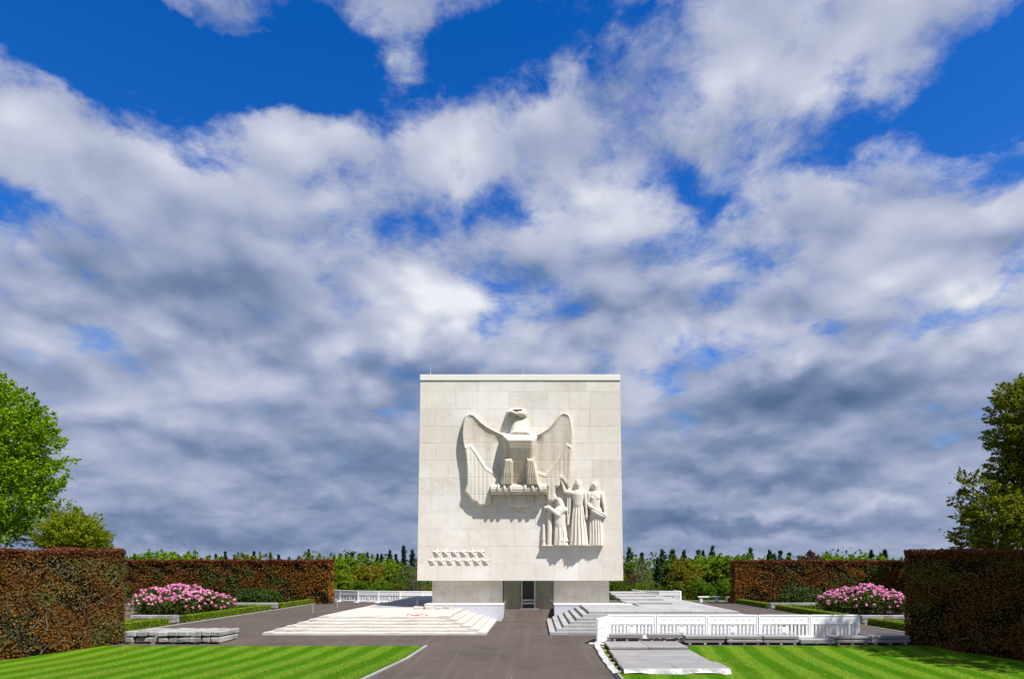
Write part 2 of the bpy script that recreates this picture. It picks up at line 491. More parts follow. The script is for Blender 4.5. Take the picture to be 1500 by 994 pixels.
class MB:
    """collects shapes, builds ONE mesh object"""
    def __init__(s):
        s.v, s.f = [], []

    def add(s, vs, fs):
        b = len(s.v)
        s.v += [tuple(p) for p in vs]
        s.f += [tuple(i + b for i in f) for f in fs]

    def box(s, x0, x1, y0, y1, z0, z1):
        s.add([(x0, y0, z0), (x1, y0, z0), (x1, y1, z0), (x0, y1, z0), (x0, y0, z1), (x1, y0, z1), (x1, y1, z1), (x0, y1, z1)],
              [(0, 3, 2, 1), (4, 5, 6, 7), (0, 1, 5, 4), (1, 2, 6, 5), (2, 3, 7, 6), (3, 0, 4, 7)])
        return s

    def bev(s, x0, x1, y0, y1, z0, z1, b=0.01, jit=0.0):
        """box with chamfered edges"""
        bm = bmesh.new()
        bmesh.ops.create_cube(bm, size=1.0)
        for v in bm.verts:
            v.co = Vector(((x0 + x1) / 2 + v.co.x * (x1 - x0), (y0 + y1) / 2 + v.co.y * (y1 - y0), (z0 + z1) / 2 + v.co.z * (z1 - z0)))
            if jit:
                v.co += Vector((random.uniform(-jit, jit), random.uniform(-jit, jit), random.uniform(-jit, jit)))
        bmesh.ops.bevel(bm, geom=list(bm.edges), offset=b, segments=1, affect='EDGES')
        bm.verts.index_update()
        s.add([v.co for v in bm.verts], [[v.index for v in f.verts] for f in bm.faces])
        bm.free()
        return s

    def tube(s, pts, radii, n=6, cap=True):
        pts = [Vector(p) for p in pts]
        rings = []
        for i, p in enumerate(pts):
            d = (pts[min(i + 1, len(pts) - 1)] - pts[max(i - 1, 0)])
            d = d.normalized() if d.length > 1e-9 else Vector((0, 0, 1))
            a = d.orthogonal().normalized()
            b = d.cross(a)
            rings.append([p + (a * math.cos(2 * math.pi * k / n) + b * math.sin(2 * math.pi * k / n)) * radii[i] for k in range(n)])
        vs = [v for r in rings for v in r]
        fs = []
        for i in range(len(pts) - 1):
            for k in range(n):
                k2 = (k + 1) % n
                fs.append((i * n + k, i * n + k2, (i + 1) * n + k2, (i + 1) * n + k))
        if cap:
            fs.append(tuple(range(n))[::-1])
            fs.append(tuple((len(pts) - 1) * n + k for k in range(n)))
        s.add(vs, fs)
        return s

    def mesh(s, name):
        me = bpy.data.meshes.new(name)
        me.from_pydata(s.v, [], s.f)
        me.update()
        return me

    def build(s, name, mat, parent=None, loc=None, smooth=False):
        return link(name, s.mesh(name), mat, parent, loc, smooth)


def np_mesh(name, V, Fq):
    """V (n,3), Fq (m,k) faces of k corners"""
    me = bpy.data.meshes.new(name)
    m, k = Fq.shape
    me.vertices.add(len(V))
    me.vertices.foreach_set('co', np.ascontiguousarray(V, dtype=np.float32).ravel())
    me.loops.add(m * k)
    me.loops.foreach_set('vertex_index', np.ascontiguousarray(Fq, dtype=np.int32).ravel())
    me.polygons.add(m)
    me.polygons.foreach_set('loop_start', np.arange(0, m * k, k, dtype=np.int32))
    me.update(calc_edges=True)
    return me


def unit(a):
    return a / (np.linalg.norm(a, axis=-1, keepdims=True) + 1e-9)


def leaves(P, size, rng=RNG, normal=None, nmix=0.5, aspect=0.6, var=0.35, axis=None):
    """pointed leaf quads at P; normal = preferred normals (n,3)"""
    n = len(P)
    nr = unit(rng.normal(size=(n, 3)))
    if normal is not None:
        nr = unit(nr * (1 - nmix) + unit(normal) * nmix)
    t = rng.normal(size=(n, 3)) if axis is None else axis + rng.normal(size=(n, 3)) * 0.35
    t = unit(t - nr * (t * nr).sum(1, keepdims=True))
    b = np.cross(nr, t)
    s = size * (1 + var * rng.uniform(-1, 1, size=(n, 1)))
    V = np.stack([P - t * s * .5, P + b * s * aspect * .5, P + t * s * .5, P - b * s * aspect * .5], 1)
    return V


def leaf_mesh(name, Vs):
    V = np.concatenate(Vs) if isinstance(Vs, list) else Vs
    n = len(V)
    return np_mesh(name, V.reshape(-1, 3), np.arange(n * 4).reshape(n, 4))


# ------------------------------------------------------------------ ground
def gz(d):
    if d < 22: return 0.0
    if d < 27.3: return 0.28 * (d - 22) / 5.3
    if d < 61: return 0.28
    if d < 95: return 0.28 - 10.3 * (d - 61) / 34
    return -10.0 - min((d - 95) * 0.01, 6)


def P2(px, py, z):
    """photo pixel -> plan position of the point at height z"""
    d = F * (H - z) / (py - HY)
    return ((px - CX) / F * d, d)


def sheet(name, rows, mat, dz, kind='structure', nx=1):
    """rows: (y, x0, x1); follows the ground"""
    V, Fc = [], []
    for (y, a, b) in rows:
        for i in range(nx + 1):
            V.append((a + (b - a) * i / nx, y, gz(y) + dz))
    for r in range(len(rows) - 1):
        for i in range(nx):
            k = r * (nx + 1) + i
            Fc.append((k, k + 1, k + nx + 2, k + nx + 1))
    me = bpy.data.meshes.new(name)
    me.from_pydata(V, [], Fc)
    me.update()
    o = link(name, me, mat)
    o['kind'] = kind
    return o


sheet('ground', [(y, -6000, 6000) for y in (-300, 0, 22, 27.3, 60.9, 61, 70, 80, 95, 200, 700, 9000)], M['field'], -0.05, nx=8)
XL, XR, XM = -17.9, 16.1, -0.87           # road edges, axis of the memorial
sheet('plaza_road', [(y, XL, XR) for y in (5, 15, 22, 24.4, 27.3, 40, 58)], M['asphalt'], 0.0, nx=2)
sheet('garden_bed', [(y, -40, XL - .12) for y in (25.6, 27.3, 40, 58)], M['soil'], 0.004)
sheet('garden_bed', [(y, XR + .12, 40) for y in (25.6, 27.3, 40, 58)], M['soil'], 0.004)
pathL = lambda y: -4.10 - (24.6 - y) * 0.090
pathR = lambda y: 2.18 + (24.4 - y) * 0.012
ys = (5, 10, 15, 18, 22, 24.55)
sheet('lawn', [(y, -40, pathL(y) - .10) for y in ys], M['lawn'], 0.018)
sheet('lawn', [(y, pathR(y) + .16, 40) for y in ys], M['lawn'], 0.018)


def edge_strip(name, pts, w, h, mat, piece=None, label=None):
    """raised strip along pts (x,y); in pieces when piece is set"""
    root = empty(name, (pts[0][0], pts[0][1], gz(pts[0][1])))
    root['kind'] = 'structure'
    for (a, b) in zip(pts[:-1], pts[1:]):
        L = math.dist(a, b)
        k = max(1, int(round(L / piece))) if piece else 1
        for i in range(k):
            p = [a[0] + (b[0] - a[0]) * (i + .004) / k, a[1] + (b[1] - a[1]) * (i + .004) / k]
            q = [a[0] + (b[0] - a[0]) * (i + .996) / k, a[1] + (b[1] - a[1]) * (i + .996) / k]
            t = Vector((q[0] - p[0], q[1] - p[1], 0)).normalized()
            nrm = Vector((t.y, -t.x, 0)) * w / 2
            z0, z1 = gz(p[1]), gz(q[1])
            A, B = Vector((p[0], p[1], z0)), Vector((q[0], q[1], z1))
            up = Vector((0, 0, h))
            dn = Vector((0, 0, -.06))
            c = nrm * .86
            vs = [A - nrm + dn, A + nrm + dn, B + nrm + dn, B - nrm + dn,
                  A - nrm + up * .7, A + nrm + up * .7, B + nrm + up * .7, B - nrm + up * .7,
                  A - c + up, A + c + up, B + c + up, B - c + up]
            fs = [(0, 1, 5, 4), (2, 3, 7, 6), (1, 2, 6, 5), (3, 0, 4, 7), (4, 5, 9, 8), (5, 6, 10, 9), (6, 7, 11, 10), (7, 4, 8, 11), (8, 9, 10, 11)]
            mb = MB()
            mb.add([v - root.location for v in vs], fs)
            mb.build('kerb_stone' if piece else 'channel', mat, root)
    return root


edge_strip('lawn_kerb', [(pathL(6) - .05, 6), (pathL(15) - .05, 15), (pathL(22) - .05, 22), (pathL(24.6) - .05, 24.6)], .10, .045, M['kerb'], 1.0)
edge_strip('garden_kerb', [(XL - .06, 25.8), (XL - .06, 27.3), (XL - .06, 57.8)], .13, .035, M['kerb'], 2.0)
edge_strip('garden_kerb', [(XR + .06, 25.8), (XR + .06, 27.3), (XR + .06, 57.8)], .13, .035, M['kerb'], 2.0)
edge_strip('drain_channel', [(pathR(6) + .03, 6), (pathR(22) + .03, 22), (pathR(24.5) + .03, 24.5)], .13, .03, M['drain'])
edge_strip('drain_kerb', [(pathR(6) + .13, 6), (pathR(22) + .13, 22), (pathR(24.5) + .13, 24.5)], .06, .03, M['kerb'], 1.0)

# ramp between the plinths up to the doors
mb = MB()
mb.add([(-1.80, 34.3, .284), (1.02, 34.3, .284), (1.02, 35.2, .46), (-1.80, 35.2, .46), (1.02, 36.6, .86), (-1.88, 36.6, .86)],
       [(0, 1, 2, 3), (3, 2, 4, 5)])
o = mb.build('entrance_ramp', M['asphalt'])
o['kind'] = 'structure'

# short grass at the near lawn and along its edges: one tuft mesh, far too many blades to count
def grass_blades():
    n = 60000
    Vs = []
    for side in (-1, 1):
        y = 24.5 - np.abs(RNG.normal(size=n // 2)) * 0 - RNG.uniform(0, 1, n // 2) ** 1.0 * 8.0
        if side < 0:
            e = -4.10 - (24.6 - y) * 0.090 - .12
            x = e - RNG.uniform(0, 1, n // 2) ** 1.6 * 11
        else:
            e = 2.18 + (24.4 - y) * 0.012 + .18
            x = e + RNG.uniform(0, 1, n // 2) ** 1.3 * 13
        z = np.array([gz(v) for v in y]) + .018
        b = np.stack([x, y, z], 1)
        w = RNG.uniform(.004, .009, (n // 2, 1))
        h = RNG.uniform(.015, .04, n // 2)
        a = RNG.uniform(0, math.pi, n // 2)
        dx = np.stack([np.cos(a), np.sin(a), np.zeros(n // 2)], 1) * w
        top = b + np.stack([RNG.normal(0, .012, n // 2), RNG.normal(0, .012, n // 2), h], 1)
        Vs.append(np.stack([b - dx, b + dx, top], 1))
    V = np.concatenate(Vs)
    o = link('grass', np_mesh('grass', V.reshape(-1, 3), np.arange(len(V) * 3).reshape(-1, 3)), M['blade'])
    tag(o, 'short mown grass blades on the striped lawns either side of the path', 'grass', kind='stuff')


grass_blades()
lf = 90
pp = np.stack([RNG.uniform(-16, 12, lf), RNG.uniform(17.5, 31, lf), np.zeros(lf)], 1)
pp[:, 2] = [gz(v) + .03 for v in pp[:, 1]]
o = link('fallen_leaves', leaf_mesh('fallen_leaves', leaves(pp, .07, normal=np.tile([0, 0, 1.], (lf, 1)), nmix=.85)), M['yleaf'])
tag(o, 'scattered dry leaves lying on the lawn and the path', 'leaves', kind='stuff')

# ------------------------------------------------------------------ memorial building
DB, SB = 35.85, 950 / 35.85              # facade plane and its photo scale
BX = lambda px: (px - CX) / SB
BZ = lambda py: H - (py - HY) / SB
Z0, Z1 = BZ(850), BZ(557)
TOP = BZ(548.5)


def hw(z):
    return 5.70 - (z - Z0) / (TOP - Z0) * 0.185


memorial = empty('memorial_building', (XM, DB, .28),
                 'tall square white limestone memorial block with carved eagle facade on a narrower base', 'memorial')
MO = Vector((XM, DB, .28))


def loc(vs):
    return [Vector(v) - MO for v in vs]


mb = MB()
g = .009
h0, h1 = hw(Z0) - .01, hw(Z1) - .01
mb.add(loc([(XM - h0, DB + g, Z0 + .004), (XM + h0, DB + g, Z0 + .004), (XM + h0, DB + 11, Z0 + .004), (XM - h0, DB + 11, Z0 + .004),
            (XM - h1, DB + g, Z1), (XM + h1, DB + g, Z1), (XM + h1, DB + 11, Z1), (XM - h1, DB + 11, Z1)]),
       [(0, 3, 2, 1), (4, 5, 6, 7), (0, 1, 5, 4), (1, 2, 6, 5), (2, 3, 7, 6), (3, 0, 4, 7)])
mb.build('upper_block', M['facade'], memorial)
# facade slabs, course by course
courses = [557.5, 573.5] + [573.5 + 25.14 * i for i in range(1, 12)]
courses[-1] = 850
rs = random.Random(5)
J = .006
for ci in range(12):
    zt, zb = BZ(courses[ci]), BZ(courses[ci + 1])
    cuts = [-1.0]
    xx = -hw(zb)
    full = 2 * hw(zb)
    ws = []
    while sum(ws) < full - .5:
        ws.append(rs.choice([.95, 1.15, 1.35, 1.6, 1.9, 1.15]))
    k = full / sum(ws)
    fr = [0]
    for w_ in ws:
        fr.append(fr[-1] + w_ * k / full)
    for i in range(len(ws)):
        prd = rs.uniform(0, .004)
        vs = []
        for (yy, ins) in ((.03, 0), (.010 - .004, 0), (0.0 - .0, .008)):
            for (fx, sx, zz, sz) in ((fr[i], 1, zb, 1), (fr[i + 1], -1, zb, 1), (fr[i + 1], -1, zt, -1), (fr[i], 1, zt, -1)):
                W_ = hw(zz)
                vs.append((XM - W_ + 2 * W_ * fx + sx * (J / 2 + ins), DB + yy - (prd if yy < .02 else 0), zz + sz * (J / 2 + ins)))
        fs = []
        for r in range(2):
            for c in range(4):
                a, b = r * 4 + c, r * 4 + (c + 1) % 4
                fs.append((a, b, b + 4, a + 4))
        fs.append((8, 9, 10, 11))
        m2 = MB()
        m2.add(loc(vs), fs)
        m2.build('facade_slab', M['facade'], memorial)
# coping
mb = MB()
hc = hw(TOP) + .02
mb.bev(-hc, hc, -.045, 11.05, Z1 - .28 + .0 + .28 - .28, TOP - .28, .012)
mb.build('coping', M['coping'], memorial)
for px in (629, 766.5, 895):
    x = BX(px)
    m2 = MB()
    m2.tube(loc([(x, DB + .35, TOP - .02), (x, DB + .35, TOP + .25), (x, DB + .35, TOP + .66)]), [.02, .012, .007], 6)
    m2.tube(loc([(x, DB + .35, TOP - .01), (x, DB + .35, TOP + .05)]), [.06, .04], 8)
    m2.build('lightning_rod', M['rod'], memorial)
# lower storey walls, recessed under the block
DL, SL = 36.4, 950 / 36.4
LX = lambda px: (px - CX) / SL
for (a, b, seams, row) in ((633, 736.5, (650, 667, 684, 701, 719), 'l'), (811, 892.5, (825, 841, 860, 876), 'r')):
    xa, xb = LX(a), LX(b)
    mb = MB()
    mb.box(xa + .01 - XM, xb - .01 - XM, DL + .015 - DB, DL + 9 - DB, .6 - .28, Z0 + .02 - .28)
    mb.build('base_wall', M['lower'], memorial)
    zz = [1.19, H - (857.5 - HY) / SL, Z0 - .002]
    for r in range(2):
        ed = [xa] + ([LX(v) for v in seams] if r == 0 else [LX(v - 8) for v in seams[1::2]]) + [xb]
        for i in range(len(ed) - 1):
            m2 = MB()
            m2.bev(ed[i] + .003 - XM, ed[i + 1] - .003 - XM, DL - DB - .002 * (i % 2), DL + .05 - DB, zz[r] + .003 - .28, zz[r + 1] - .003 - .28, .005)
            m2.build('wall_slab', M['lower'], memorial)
# plinths in front of the lower walls
DP = 34.95
for (xa, xb) in ((-6.0, -1.766), (.993, 5.2)):
    mb = MB()
    mb.bev(xa - XM, xb - XM, DP - DB, DL + .5 - DB, .1 - .28, 1.12 - .28, .01)
    mb.build('plinth', M['plinth'], memorial)
    mb = MB()
    mb.bev(xa - .02 - XM, xb + .015 - XM, DP - .02 - DB, DL + .02 - DB, 1.122 - .28, 1.185 - .28, .01)
    mb.build('plinth_cap', M['coping'], memorial)

# doors
DD, SD = 36.55, 950 / 36.55
QX = lambda px: (px - CX) / SD - XM
QZ = lambda py: H - (py - HY) / SD - .28
yd = DD - DB
zb, zt = .85 - .28, Z0 + .25 - .28
mb = MB()
mb.box(QX(735), QX(813), yd + .25, yd + .4, zb - .3, zt)
mb.build('entrance_back_wall', M['lower'], memorial)
for (a, b, nm) in ((737.6, 762.2, 'l'), (790.2, 811.2, 'r')):
    mb = MB()
    mb.bev(QX(a), QX(b), yd, yd + .05, zb, zt, .006)
    pnl = mb.build('door_panel', M['bronze'], memorial)
    if nm == 'r':
        m2 = MB()
        cx, cz = QX(806.3), QZ(878.5)
        m2.tube([(cx, yd + .01, cz), (cx, yd - .02, cz)], [.035, .035], 10)
        pts, rad = [], []
        for i in range(7):
            t = i / 6 * math.pi
            pts.append((cx, yd - .02 - .05 * (1 - math.cos(t)), cz)); rad.append(.085 * max(math.sin(t), .12))
        m2.tube(pts, rad, 12)
        m2.build('knob', M['steel'], pnl, smooth=True)
    else:
        for px in (748.3, 755.5):
            m2 = MB()
            cx, cz = QX(px), QZ(879)
            m2.tube([(cx, yd + .01, cz), (cx, yd - .05, cz)], [.03, .022], 8)
            m2.tube([(cx - .07, yd - .055, cz), (cx + .05, yd - .055, cz)], [.02, .014], 8)
            m2.build('handle', M['steel'], pnl)
fr_ = empty('glass_door', (0, yd, 0))
fr_.parent = memorial
for (a, b, mt, y0) in ((763.0, 765.2, 'steel', -.04), (782.2, 784.6, 'steel', -.04), (786.2, 787.8, 'bronze', -.01)):
    mb = MB()
    mb.bev(QX(a), QX(b), y0, .1, zb, zt, .008)
    mb.build('jamb', M[mt], fr_)
mb = MB(); mb.box(QX(765.2), QX(782.2), .03, .04, zb + .03, zt); mb.build('glass_pane', M['glass'], fr_)
mb = MB(); mb.box(QX(784.6), QX(790.2), .06, .09, zb, zt); mb.build('bronze_mullion', M['bronze'], fr_)
for (a, b) in ((877.2, 879.6), (881.5, 884)):
    mb = MB(); mb.bev(QX(764.5), QX(783), -.075, -.035, QZ(b), QZ(a), .008); mb.build('push_bar', M['steel'], fr_)
mb = MB(); mb.bev(QX(762.5), QX(790), -.10, .1, zb - .05, zb + .015, .006); mb.build('threshold', M['steel'], fr_)


# ------------------------------------------------------------------ carved reliefs (height maps carved out of the facade plane)
def sdp(poly, X, Y):
    """signed distance to polygon, negative inside"""
    p = np.array(poly, float)
    d = np.full(X.shape, 1e18)
    s = np.ones(X.shape)
    n = len(p)
    j = n - 1
    for i in range(n):
        ex, ey = p[j] - p[i]
        wx, wy = X - p[i, 0], Y - p[i, 1]
        t = np.clip((wx * ex + wy * ey) / (ex * ex + ey * ey + 1e-12), 0, 1)
        bx, by = wx - ex * t, wy - ey * t
        d = np.minimum(d, bx * bx + by * by)
        c1 = Y >= p[i, 1]; c2 = Y < p[j, 1]; c3 = ex * wy > ey * wx
        s = np.where((c1 & c2 & c3) | (~c1 & ~c2 & ~c3), -s, s)
        j = i
    return s * np.sqrt(d)


def sst(x, a, b):
    t = np.clip((x - a) / (b - a), 0, 1)
    return t * t * (3 - 2 * t)


def seg(X, Y, pts):
    d = np.full(X.shape, 1e9)
    for (a, b) in zip(pts[:-1], pts[1:]):
        ex, ey = b[0] - a[0], b[1] - a[1]
        t = np.clip(((X - a[0]) * ex + (Y - a[1]) * ey) / (ex * ex + ey * ey), 0, 1)
        d = np.minimum(d, np.hypot(X - a[0] - ex * t, Y - a[1] - ey * t))
    return d


def capsule(X, Y, x1, y1, r1, x2, y2, r2, c1, c2=None, fl=1.0):
    """height (zoomed px) of a capsule seen from the front; -99 outside"""
    c2 = c1 if c2 is None else c2
    ex, ey = x2 - x1, y2 - y1
    L = ex * ex + ey * ey
    t = np.clip(((X - x1) * ex + (Y - y1) * ey) / L, 0, 1) if L > 0 else np.zeros(X.shape)
    d = np.hypot(X - x1 - ex * t, Y - y1 - ey * t)
    r = r1 + (r2 - r1) * t
    return np.where(d < r, c1 + (c2 - c1) * t + fl * np.sqrt(np.maximum(r * r - d * d, 0)), -99.0)


def smax(a, b, k):
    h = np.clip(.5 + .5 * (a - b) / k, 0, 1)
    return b + (a - b) * h + k * h * (1 - h)


def blur(A, n=1):
    for _ in range(n):
        B = np.pad(A, 1, mode='edge')
        A = (B[1:-1, 1:-1] * 4 + (B[:-2, 1:-1] + B[2:, 1:-1] + B[1:-1, :-2] + B[1:-1, 2:]) * 2 + B[:-2, :-2] + B[:-2, 2:] + B[2:, :-2] + B[2:, 2:]) / 16
    return A


def relief(name, px, py, Hm, mat, parent=None, base=.012):
    """px, py 1-D photo pixel axes, Hm metres"""
    X = BX(px)[None, :].repeat(len(py), 0)
    Z = BZ(py)[:, None].repeat(len(px), 1)
    Hd = np.where(Hm > 0.002, Hm, -base)
    Y = DB - Hd
    Z = Z - (Z - H) * np.maximum(Hd, 0) / DB * .9          # the carving leans down a little where it stands proud
    X = X - X * np.maximum(Hd, 0) / DB * .9
    V = np.stack([X, Y, Z], -1).reshape(-1, 3)
    ny, nx = Hm.shape
    idx = np.arange(ny * nx).reshape(ny, nx)
    q = np.stack([idx[:-1, :-1], idx[1:, :-1], idx[1:, 1:], idx[:-1, 1:]], -1)
    on = (Hm > 0.002)
    keep = on[:-1, :-1] | on[1:, :-1] | on[1:, 1:] | on[:-1, 1:]
    q = q[keep]
    used = np.unique(q)
    mp = np.zeros(ny * nx, int)
    mp[used] = np.arange(len(used))
    me = np_mesh(name, V[used], mp[q])
    return link(name, me, mat, parent, smooth=True)


def eagle():
    Zm = 4.968
    px = np.arange(676, 842, .36)
    py = np.arange(596, 748, .36)
    Xp, Yp = np.meshgrid(px, py)
    X, Y = (Xp - 640) * Zm, (Yp - 580) * Zm
    WL = [(188, 330), (184, 270), (190, 200), (202, 150), (216, 134), (240, 127), (272, 134), (292, 155), (322, 186), (362, 216), (420, 248), (490, 280),
          (530, 330), (530, 470), (500, 600), (470, 660), (398, 700), (398, 770), (378, 786), (345, 798), (312, 800), (290, 790), (286, 774), (262, 768), (240, 748),
          (228, 728), (214, 712), (197, 694), (206, 665), (213, 640), (216, 540), (206, 420)]
    WR = [(690, 283), (752, 268), (800, 238), (840, 200), (872, 160), (900, 126), (930, 119), (958, 132), (974, 158), (984, 205), (990, 270), (985, 340),
          (986, 400), (979, 500), (970, 590), (960, 662), (942, 652), (920, 628), (904, 606), (897, 652), (882, 668), (868, 664), (862, 705), (880, 748), (850, 772), (800, 764), (796, 735),
          (800, 660), (720, 650), (670, 600), (650, 470), (660, 330)]
    out = np.full(X.shape, -9.0)

    def wing(poly, ridge, side):
        sd = sdp(poly, X, Y)
        t = -sd
        prof = np.sqrt(np.clip(1 - (1 - np.clip(t / 6, 0, 1)) ** 2, 0, 1))
        up = 1 - sst(Y, 520, 700)
        inner = (X - 205) / 300 if side < 0 else (975 - X) / 290
        inner = np.clip(inner, 0, 1)
        floor = .33 - .05 * sst(Y, 560, 760) - .05 * np.sin(inner * math.pi) * up - .10 * sst(inner, .55, .95) * sst(Y, 270, 340)
        rim = .385
        w_out = np.exp(-np.maximum(t - 7, 0) / 17)
        h = floor + (rim - floor) * w_out * (up * .95 + .1)
        # ridge of the coverts and the long primaries below it
        d = seg(X, Y, ridge)
        h = h + .045 * np.exp(-(d / 8) ** 2) * sst(t, 2, 14)
        rx = np.interp(X, [p[0] for p in sorted(ridge)], [p[1] for p in sorted(ridge)])
        below = sst(Y - rx, 0, 8)
        per = 31.0
        ph = (X - 205) / per
        saw = ph - np.floor(ph)
        feath = .024 * (np.abs(np.sin(saw * math.pi)) ** .45 - .6)
        inn = sst(t, 4, 16)
        h = h + below * (.05 + feath * sst(Y - rx, 0, 60)) * inn
        h = h + (1 - below) * .012 * np.sin(X / 15.) * sst(Y, 200, 300)
        return np.where(sd < 0, np.maximum(h, .05) * (.35 + .65 * prof), -9)
    out = np.maximum(out, wing(WL, [(206, 376), (246, 358), (290, 420), (352, 520), (420, 565), (500, 600)], -1))
    out = np.maximum(out, wing(WR, [(690, 590), (740, 556), (792, 578), (850, 505), (905, 430), (946, 352), (984, 376)], 1))
    # body
    body = [(474, 280), (520, 274), (600, 272), (690, 276), (730, 290), (724, 340), (710, 440), (712, 560), (706, 648), (494, 648), (490, 560), (500, 450), (482, 340)]
    sd = sdp(body, X, Y)
    prof = np.sqrt(np.clip(1 - (1 - np.clip(-sd / 48, 0, 1)) ** 2.6, 0, 1))
    hc = np.interp(Y, [270, 285, 305, 325, 380, 450, 560, 650], [.62, .84, 1.04, 1.08, .98, .80, .52, .32])
    out = np.maximum(out, np.where(sd < 0, .35 + (hc - .35) * prof, -9))
    # feathered legs
    for pl in ([(490, 456), (542, 450), (556, 480), (552, 652), (456, 652), (474, 560)], [(650, 450), (704, 456), (722, 520), (744, 652), (650, 652), (644, 500)]):
        sd = sdp(pl, X, Y)
        prof = np.sqrt(np.clip(1 - (1 - np.clip(-sd / 13, 0, 1)) ** 2, 0, 1))
        hl = np.interp(Y, [450, 470, 560, 652], [.90, .95, .86, .72])
        gr = -.03 * np.exp(-((((X + (Y - 550) * .08) / 17.) % 1 - .5) / .12) ** 2) * sst(Y, 470, 500)
        out = np.maximum(out, np.where(sd < 0, .30 + (hl - .30) * prof + gr, -9))
    # neck ruff and head
    neck = [(572, 150), (640, 138), (662, 170), (674, 215), (698, 290), (522, 286), (536, 240), (552, 195)]
    sd = sdp(neck, X, Y)
    prof = np.sqrt(np.clip(1 - (1 - np.clip(-sd / 50, 0, 1)) ** 2, 0, 1))
    hn = np.interp(Y, [135, 180, 250, 290], [.36, .40, .62, .94])
    gr = -.035 * np.exp(-((((X - 610) * (1 - (Y - 280) * .0025) / 15.) % 1 - .5) / .13) ** 2) * sst(Y, 175, 215)
    out = np.maximum(out, np.where(sd < 0, .10 + (hn - .10) * prof + gr, -9))
    head = [(548, 94), (575, 88), (620, 89), (646, 98), (658, 122), (655, 150), (620, 160), (582, 150), (562, 128)]
    sd = sdp(head, X, Y)
    prof = np.sqrt(np.clip(1 - (1 - np.clip(-sd / 30, 0, 1)) ** 2, 0, 1))
    out = np.maximum(out, np.where(sd < 0, .14 + .38 * prof, -9))
    beak = [(512, 160), (506, 138), (509, 112), (526, 96), (556, 91), (582, 100), (582, 146), (566, 140), (548, 126), (534, 125), (523, 136), (518, 152)]
    sd = sdp(beak, X, Y)
    prof = np.sqrt(np.clip(1 - (1 - np.clip(-sd / 18, 0, 1)) ** 2, 0, 1))
    out = np.maximum(out, np.where(sd < 0, .12 + .34 * prof, -9))
    out *= 1 - .80 * np.exp(-(seg(X, Y, [(556, 105), (582, 104), (612, 103)]) / 6.0) ** 2)
    out *= 1 - .60 * np.exp(-(seg(X, Y, [(574, 112), (586, 116)]) / 5.5) ** 2)
    out *= 1 - .80 * np.exp(-(seg(X, Y, [(534, 131), (556, 134), (586, 146)]) / 6.5) ** 2)
    # tail under the perch
    tail = [(506, 700), (706, 700), (708, 782), (690, 792), (660, 800), (600, 808), (545, 800), (512, 786)]
    sd = sdp(tail, X, Y)
    prof = np.sqrt(np.clip(1 - (1 - np.clip(-sd / 10, 0, 1)) ** 2, 0, 1))
    ft = .02 * np.cos((X - 605) / 33. * 2 * math.pi)
    out = np.maximum(out, np.where(sd < 0, (.26 + ft) * prof, -9))
    out = np.where(out > 0, out, 0)
    out = np.where(out > 0, np.maximum(blur(out, 1), .02), 0)
    # block joints run through the carving
    for jy in courses:
        out -= .009 * np.exp(-((Yp - jy) / .45) ** 2) * (out > .1)
    for jx, ya, yb in ((700, 599, 649), (716, 624, 674), (745.5, 640, 700), (758, 640, 700), (773, 640, 700), (800, 620, 660), (816, 650, 700), (690, 674, 740), (712, 700, 745), (790, 700, 745)):
        out -= .008 * np.exp(-((Xp - jx) / .45) ** 2) * (out > .1) * (Yp > ya) * (Yp < yb)
    root = empty('eagle_relief', (BX(760), DB, BZ(672)), 'colossal carved stone eagle with raised wings on the memorial facade', 'eagle')

    def put(o):
        o.parent = root
        o.matrix_parent_inverse.identity()
        o.data.transform(__import__('mathutils').Matrix.Translation(-root.location))
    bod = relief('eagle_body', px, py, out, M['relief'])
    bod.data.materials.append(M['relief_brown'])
    # breast and legs get the browner material
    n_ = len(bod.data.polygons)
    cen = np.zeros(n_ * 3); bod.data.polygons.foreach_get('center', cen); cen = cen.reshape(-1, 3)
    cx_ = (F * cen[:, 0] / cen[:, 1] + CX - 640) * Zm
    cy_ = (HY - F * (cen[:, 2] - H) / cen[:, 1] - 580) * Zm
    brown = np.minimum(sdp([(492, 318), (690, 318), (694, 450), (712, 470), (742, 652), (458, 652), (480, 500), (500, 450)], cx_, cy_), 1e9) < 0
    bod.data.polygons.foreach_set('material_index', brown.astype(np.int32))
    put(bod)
    # perch: a bound bundle of rods
    m2 = MB()
    nrod, yc, zc, R = 14, DB - .36, BZ(580 + 684 / Zm), .255
    x0, x1 = BX(640 + 397 / Zm), BX(640 + 800 / Zm)
    m2.tube([(x0 + .03, yc, zc), (x1 - .03, yc, zc)], [R * .93, R * .93], 18)
    for i in range(nrod):
        a = 2 * math.pi * i / nrod
        m2.tube([(x0, yc + R * .9 * math.cos(a), zc + R * .9 * math.sin(a)), (x1, yc + R * .9 * math.cos(a), zc + R * .9 * math.sin(a))], [.058, .058], 7)
    m2.box(x0 + .1, x1 - .1, yc, DB + .01, zc - R * .8, zc + R * .8)
    put(m2.build('perch', M['relief'], None))
    # talons
    for (a, b) in ((455, 448), (492, 500), (535, 545), (650, 636), (690, 708), (735, 765)):
        m2 = MB()
        pts, rad = [], []
        for i in range(9):
            t = i / 8
            an = math.radians(75 - 150 * t)
            x = BX(640 + (a + (b - a) * t) / Zm)
            rr = R + .045
            pts.append((x, yc - rr * math.cos(an), zc + rr * math.sin(an)))
            rad.append(.088 * (1 - t) ** .6 + .018)
        m2.tube(pts, rad, 8)
        put(m2.build('talon', M['relief'], None, smooth=True))


eagle()


